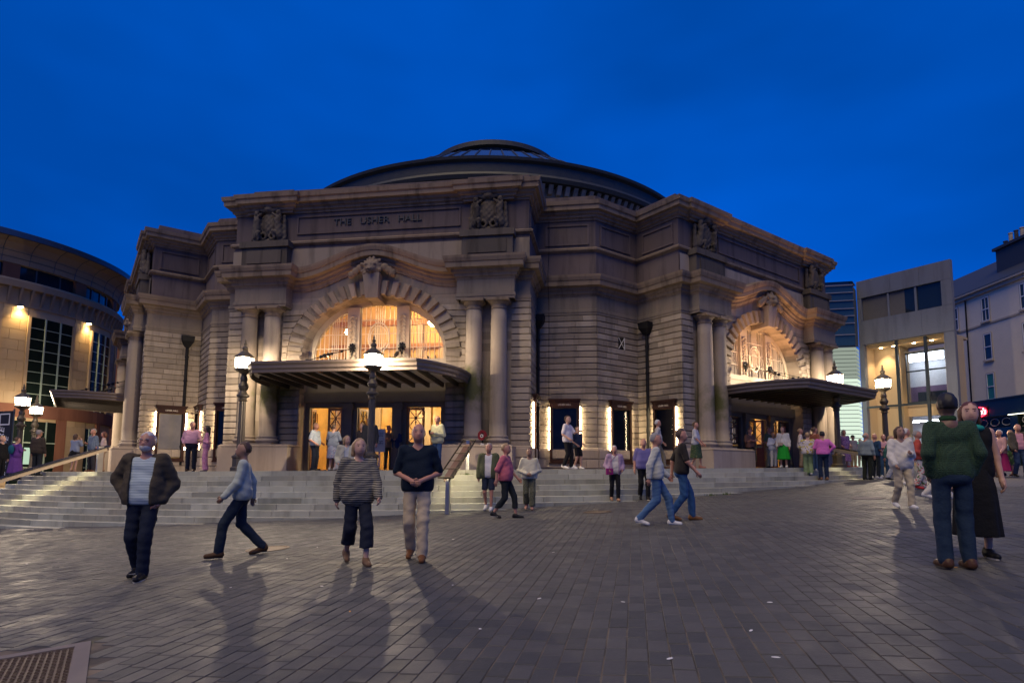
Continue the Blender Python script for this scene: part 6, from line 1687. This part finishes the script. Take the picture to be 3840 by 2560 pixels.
# --- platform, middle doors
x, y = onplat(1182, 20.6); person(x, y, 1.66, 75, 'woman in striped top and navy trousers with a black rucksack by the left door', (stripes((.55, .58, .60), (.03, .09, .16), 26), .42, .52, .014), ('trousers', fb(NAVY), .02, .01), SH_BLK, ('short', H_BLOND), 1, ('bag', 'bag'), 0, 1.15, .018, extras=(('pack', fb(BLACK_)),))
x, y = onplat(1250, 20.4); person(x, y, 1.60, 165, 'woman in grey blue cardigan and floral skirt facing the left door', (fb((.17, .20, .26)), .95, .50, .018), ('skirt', floral((.18, .22, .32), (.4, .2, .25), (.30, .36, .42), 30), .26, .03), fab((.55, .5, .4), .6), ('short', H_BROWN), 0, ('fold', 'fold'), 0, 1.05, .018, extras=(('bag', fb(BLACK_), .12, .02, .60, .02, .04, .05),))
x, y = onplat(1385, 18.9); person(x, y, 1.72, -10, 'man in black jacket standing at the top of the steps by the lamp', (fb((.04, .04, .045)), .98, .5, .012), ('trousers', fb(BLACK_), .02, .01), SH_BLK, ('short', H_BROWN), 1, ('down', 'down'), 0, 1.1, .018)
x, y = onplat(1357, 20.2); person(x, y, 1.62, -30, 'blond person in dark clothes behind the man in the black jacket', (fb((.05, .04, .04)), .98, .5, .012), ('trousers', fb(BLACK_), .02, .01), SH_BLK, ('bob', H_BLOND), 0, ('down', 'down'))
x, y = onplat(1457, 22.6); person(x, y, 1.70, 30, 'man in taupe jumper and olive trousers inside the middle doorway', (fb((.24, .19, .15)), .98, .5, .014), ('trousers', fb((.09, .085, .05)), .02, .012), SH_BRN, ('short', H_GREY), 1, ('fold', 'fold'))
x, y = onplat(1487, 22.3); person(x, y, 1.66, -40, 'bald man in navy blazer and grey trousers inside the middle doorway', (fb((.03, .05, .11)), .98, .48, .016), ('trousers', fb((.14, .13, .12)), .02, .012), SH_BRN, ('bald', None), 1, ('fold', 'fold'))
x, y = onplat(1640, 19.4); person(x, y, 1.77, -35, 'man in pale yellow shirt and jeans reading his phone by the door plates', (fb((.55, .54, .33)), .97, .49, .02), ('trousers', fb((.05, .10, .20)), .02, .01), SH_BLK, ('bald', None), 1, ('phone', 'phone'), 0, 1.0, .018, extras=(('phone',), ('glasses',)), look=10)
# --- platform, between the bays
x, y = onplat(2130, 19.2); person(x, y, 1.74, 60, 'man in white T-shirt and black trousers before the black poster case', (fb((.62, .58, .60)), .42, .50, .016), ('trousers', fb(BLACK_), .02, .01), SH_WHT, ('short', H_BROWN), 0, ('reach', 'bag'), .3, 1.0, .018)
x, y = onplat(2168, 19.6); person(x, y, 1.42, 40, 'youngster in navy top and black shorts with a brown bag', (fb((.02, .03, .06)), .42, .5, .014), ('trousers', fb(BLACK_), .30, .015), SH_WHT, ('short', H_BROWN), 0, ('bag', 'bag'), .3, 1.0, extras=(('bag', fb((.09, .04, .03)), .1, .06, .62, .05, .03, .07),))
x, y = onplat(2470, 19.6); person(x, y, 1.62, 85, 'white haired person in pale shirt crossing before the right poster case', (fb((.45, .42, .40)), .6, .5, .02), ('trousers', fb((.20, .17, .12)), .03, .014), SH_BRN, ('short', H_WHITE), 1, ('fwd', 'back'), .8)
x, y = onplat(2612, 20.3); person(x, y, 1.60, 60, 'woman in pale top and dark green skirt by the right plinth', (fb((.50, .50, .52)), .45, .5, .016), ('skirt', floral((.02, .05, .02), (.12, .12, .05), (.03, .06, .03), 20), .22, .05), fab((.35, .15, .1), .6), ('short', H_BROWN), 1, ('fwd', 'fwd'), .5)
# --- right doors
def atbay(k, u, v): return W2(k, u, v)
x, y = atbay(1, -2.3, RB + .5); person(x, y, 1.62, 20, 'person in brown top and black skirt at the shut left leaf of the right entrance', (fb((.20, .10, .07)), .5, .5, .02), ('skirt', fb(BLACK_), .2, .03), SH_BLK, ('short', H_BROWN), 1, ('fold', 'fold'))
x, y = atbay(1, -1.2, RB + .7); person(x, y, 1.70, 25, 'person in olive T-shirt and grey trousers between the right entrance doors', (fb((.20, .18, .07)), .45, .5, .02), ('trousers', fb((.20, .22, .18)), .03, .02), SH_BLK, ('short', H_BROWN), 1, ('reach', 'bag'))
x, y = onplat(2903, 23.6); person(x, y, 1.42, 10, 'short person all in white with an orange headband reading a phone', (fb((.60, .62, .66)), .9, .46, .02), ('trousers', fb((.58, .56, .52)), .02, .012), SH_BRN, ('short', fb((.5, .17, .02))), 2, ('phone', 'phone'), 0, 1.05, extras=(('bag', fb((.16, .10, .03)), .06, -.09, .58, .04, .02, .025), ('phone',)))
x, y = onplat(2940, 23.0); person(x, y, 1.60, -35, 'woman in white blouse and bright green skirt with a shoulder bag', (fb((.62, .60, .56)), .95, .5, .014), ('skirt', fb((.015, .30, .03)), .20, .05), SH_WHT, ('bob', H_RED), 0, ('down', 'down'), 0, 1.0, .02, extras=(('bag', fb((.42, .32, .25)), -.04, -.1, .57, .05, .02, .03),), look=-20)
x, y = onplat(3006, 22.6); person(x, y, 1.50, 70, 'person in white top and tan trousers with a brown bag behind the patterned top', (fb((.60, .52, .48)), .6, .5, .02), ('trousers', fb((.26, .19, .13)), .03, .012), SH_BRN, ('short', H_BLOND), 1, ('bag', 'bag'), extras=(('bag', fb((.16, .055, .02)), -.11, 0, .54, .03, .04, .05),))
x, y = onplat(3032, 21.6); person(x, y, 1.58, 160, 'person with pale cropped hair in a patterned jumper and sage trousers, back turned', (floral((.50, .46, .46), (.08, .06, .12), (.42, .34, .05), 16), .8, .5, .03), ('trousers', fb((.18, .25, .13)), .03, .03), SH_WHT, ('short', H_BLOND), 0, ('fold', 'bag'), .15, 1.12, .02)
x, y = onplat(3088, 21.2); person(x, y, 1.74, 172, 'man in bright pink shirt and dark jeans, back turned, hand on hip', (fb((.62, .15, .44)), .97, .53, .014), ('trousers', fb((.012, .022, .05)), .02, .012), fab((.2, .1, .05), .5), ('short', H_BLACK), 1, ('fold', 'hip'), 0, 1.08, .018, look=-15)
x, y = onplat(3060, 22.2); person(x, y, 1.66, 100, 'person in red brown top and blue jeans partly behind the man in pink', (fb((.28, .10, .06)), .5, .5, .014), ('trousers', fb((.05, .10, .22)), .02, .012), SH_WHT, ('short', H_BROWN), 1, ('down', 'down'))
# --- by the glass wing
x, y = onplat(3170, 24.6); person(x, y, 1.56, 6, 'woman in long purple patterned dress by the glass wing entrance', (floral((.17, .08, .22), (.34, .22, .34), (.09, .04, .13), 30), .6, .5, .014), ('skirt', floral((.17, .08, .22), (.34, .22, .34), (.09, .04, .13), 30), .16, .05), fab((.4, .05, .04), .6), ('long', H_GREY), 1, ('bag', 'bag'), 0, 1.08, .02)
x, y = onplat(3203, 25.2); person(x, y, 1.36, 10, 'boy in dark cap and tan trousers behind the purple dress', (fb((.30, .27, .25)), .5, .5, .02), ('trousers', fb((.36, .27, .15)), .03, .015), fab((.45, .06, .03), .6), ('short', H_BROWN), 0, ('bag', 'down'), extras=(('cap', fb(BLACK_), 1),))
x, y = onplat(3230, 25.6); person(x, y, 1.22, -10, 'child in pale top with a red sleeve beside the boy in the cap', (fb((.50, .34, .32)), .9, .48, .02), ('trousers', fb((.40, .33, .24)), .03, .015), SH_WHT, ('short', H_BROWN), 0, ('down', 'down'))
x, y = onplat(3252, 22.0); person(x, y, 1.74, 120, 'balding man in grey shirt and black trousers, back turned, by the handrail', (fb((.22, .27, .29)), .97, .52, .014), ('trousers', fb((.018, .022, .016)), .02, .014), SH_BLK, ('fringe', H_GREY), 1, ('down', 'down'), 0, 1.1, .02, look=-30)
x, y = onplat(3284, 22.5); person(x, y, 1.70, 110, 'bald man in navy T-shirt and white trainers beside the grey shirt', (fb((.02, .05, .11)), .45, .5, .014), ('trousers', fb((.015, .02, .03)), .02, .012), SH_WHT, ('bald', None), 1, ('bag', 'bag'))
x, y = onplat(3318, 23.2); person(x, y, 1.68, -30, 'man in pink T-shirt and jeans in the queue by the modern wing', (fb((.52, .30, .34)), .45, .5, .014), ('trousers', fb((.03, .07, .14)), .02, .012), SH_WHT, ('fringe', H_BROWN), 1, ('fold', 'fold'))
x, y = onplat(3345, 20.9); person(x, y, 1.58, 40, 'woman in green cardigan and black and white patterned trousers', (fb((.05, .14, .10)), .9, .48, .03), ('trousers', floral((.5, .5, .5), (.03, .03, .04), (.3, .3, .3), 40), .03, .03), SH_BLK, ('bob', H_BLOND), 1, ('fwd', 'back'), .4)
x, y = onplat(3405, 18.2); person(x, y, 1.74, 90, 'white haired man in profile behind the woman in white', (fb((.55, .52, .48)), .5, .5, .014), ('trousers', fb((.52, .48, .42)), .02, .012), SH_WHT, ('short', H_WHITE), 1, ('down', 'down'))
x, y = onplat(3446, 16.4); person(x, y, 1.62, 60, 'grey haired woman in red jacket, red floral trousers and red shoes', (fb((.42, .07, .05)), .9, .5, .03), ('trousers', floral((.50, .46, .42), (.45, .03, .03), (.05, .12, .04), 18), .03, .03), fab((.40, .03, .03), .5), ('short', H_GREY), 1, ('bag', 'bag'), .3)
# --- far right street
x, y = onplat(3708, 20.6); person(x, y, 1.70, 70, 'man in tan top and beige trousers walking beyond the couple', (fb((.20, .13, .09)), .9, .5, .02), ('trousers', fb((.36, .28, .2)), .02, .014), SH_BRN, ('bald', None), 1, ('fwd', 'back'), .8)
x, y = onplat(3755, 20.0); person(x, y, 1.60, -80, 'woman in pink top and long magenta skirt walking along the street', (fb((.52, .30, .30)), .9, .5, .02), ('skirt', fb((.33, .02, .10)), .13, .08), SH_BRN, ('short', H_WHITE), 1, ('fwd', 'back'), .6)
x, y = onplat(3796, 20.4); person(x, y, 1.58, -70, 'woman in blue and green leafy dress walking along the street', (floral((.10, .20, .36), (.40, .42, .36), (.04, .12, .04), 14), .5, .5, .02), ('skirt', floral((.04, .10, .03), (.20, .24, .14), (.03, .05, .03), 12), .24, .05), SH_BRN, ('short', H_BLOND), 1, ('fwd', 'back'), .6)
x, y = onplat(3826, 19.6); person(x, y, 1.76, -15, 'man in open dark jacket, pink shirt and jeans walking along the street', (fb((.55, .26, .30)), .9, .52, .012), ('trousers', fb((.03, .05, .10)), .02, .012), SH_BLK, ('fringe', H_WHITE), 1, ('down', 'fwd'), .4, 1.08, jacket=(fb((.07, .06, .045)), .97, .48, .02, .05))
# --- far left
x, y = onplat(62, 22.2); person(x, y, 1.56, 160, 'woman in long purple dress with a blue rucksack by the banner', (fb((.11, .04, .22)), .5, .5, .02), ('skirt', fb((.13, .05, .25)), .14, .06), SH_BLK, ('short', H_BROWN), 0, ('fold', 'fold'), 0, 1.12, z=zp(x) - .25, extras=(('pack', fb((.012, .09, .15))),))
x, y = onplat(142, 22.6); person(x, y, 1.74, 175, 'man in dark brown jacket and flat cap, back turned, near the lanterns', (fb((.045, .035, .028)), .97, .48, .02), ('trousers', fb((.02, .025, .03)), .02, .014), SH_BLK, ('short', H_GREY), 1, ('down', 'down'), 0, 1.15, extras=(('cap', fb((.32, .28, .26)), 1),))
x, y = onplat(281, 23.6); person(x, y, 1.50, 170, 'girl in pale top and black skirt with raised arms', (fb((.22, .26, .36)), .9, .5, .012), ('skirt', fb(BLACK_), .36, .05), fab((.3, .18, .12), .6), ('bob', H_BROWN), 0, ('up', 'up'))
x, y = onplat(346, 22.9); person(x, y, 1.66, -20, 'man in blue patterned shirt behind the upper end of the left handrail', (check((.06, .10, .16), (.16, .20, .26), 30), .6, .5, .012), ('trousers', fb((.03, .03, .035)), .02, .012), SH_BRN, ('short', H_GREY), 1, ('down', 'phone'))
x, y = onplat(386, 23.2); person(x, y, 1.56, -60, 'woman in pinkish top and tan trousers beside the patterned shirt', (fb((.46, .36, .36)), .8, .5, .02), ('trousers', fb((.32, .22, .16)), .03, .025), SH_BRN, ('bob', H_RED), 1, ('fold', 'bag'))
x, y = onplat(6, 21.4); person(x, y, 1.62, 90, 'fair haired person in black coat at the banner', (fb(BLACK_), .97, .45, .02), ('trousers', fb(BLACK_), .02, .012), SH_BLK, ('short', H_BLOND), 0, ('down', 'down'), z=zp(x) - .3)
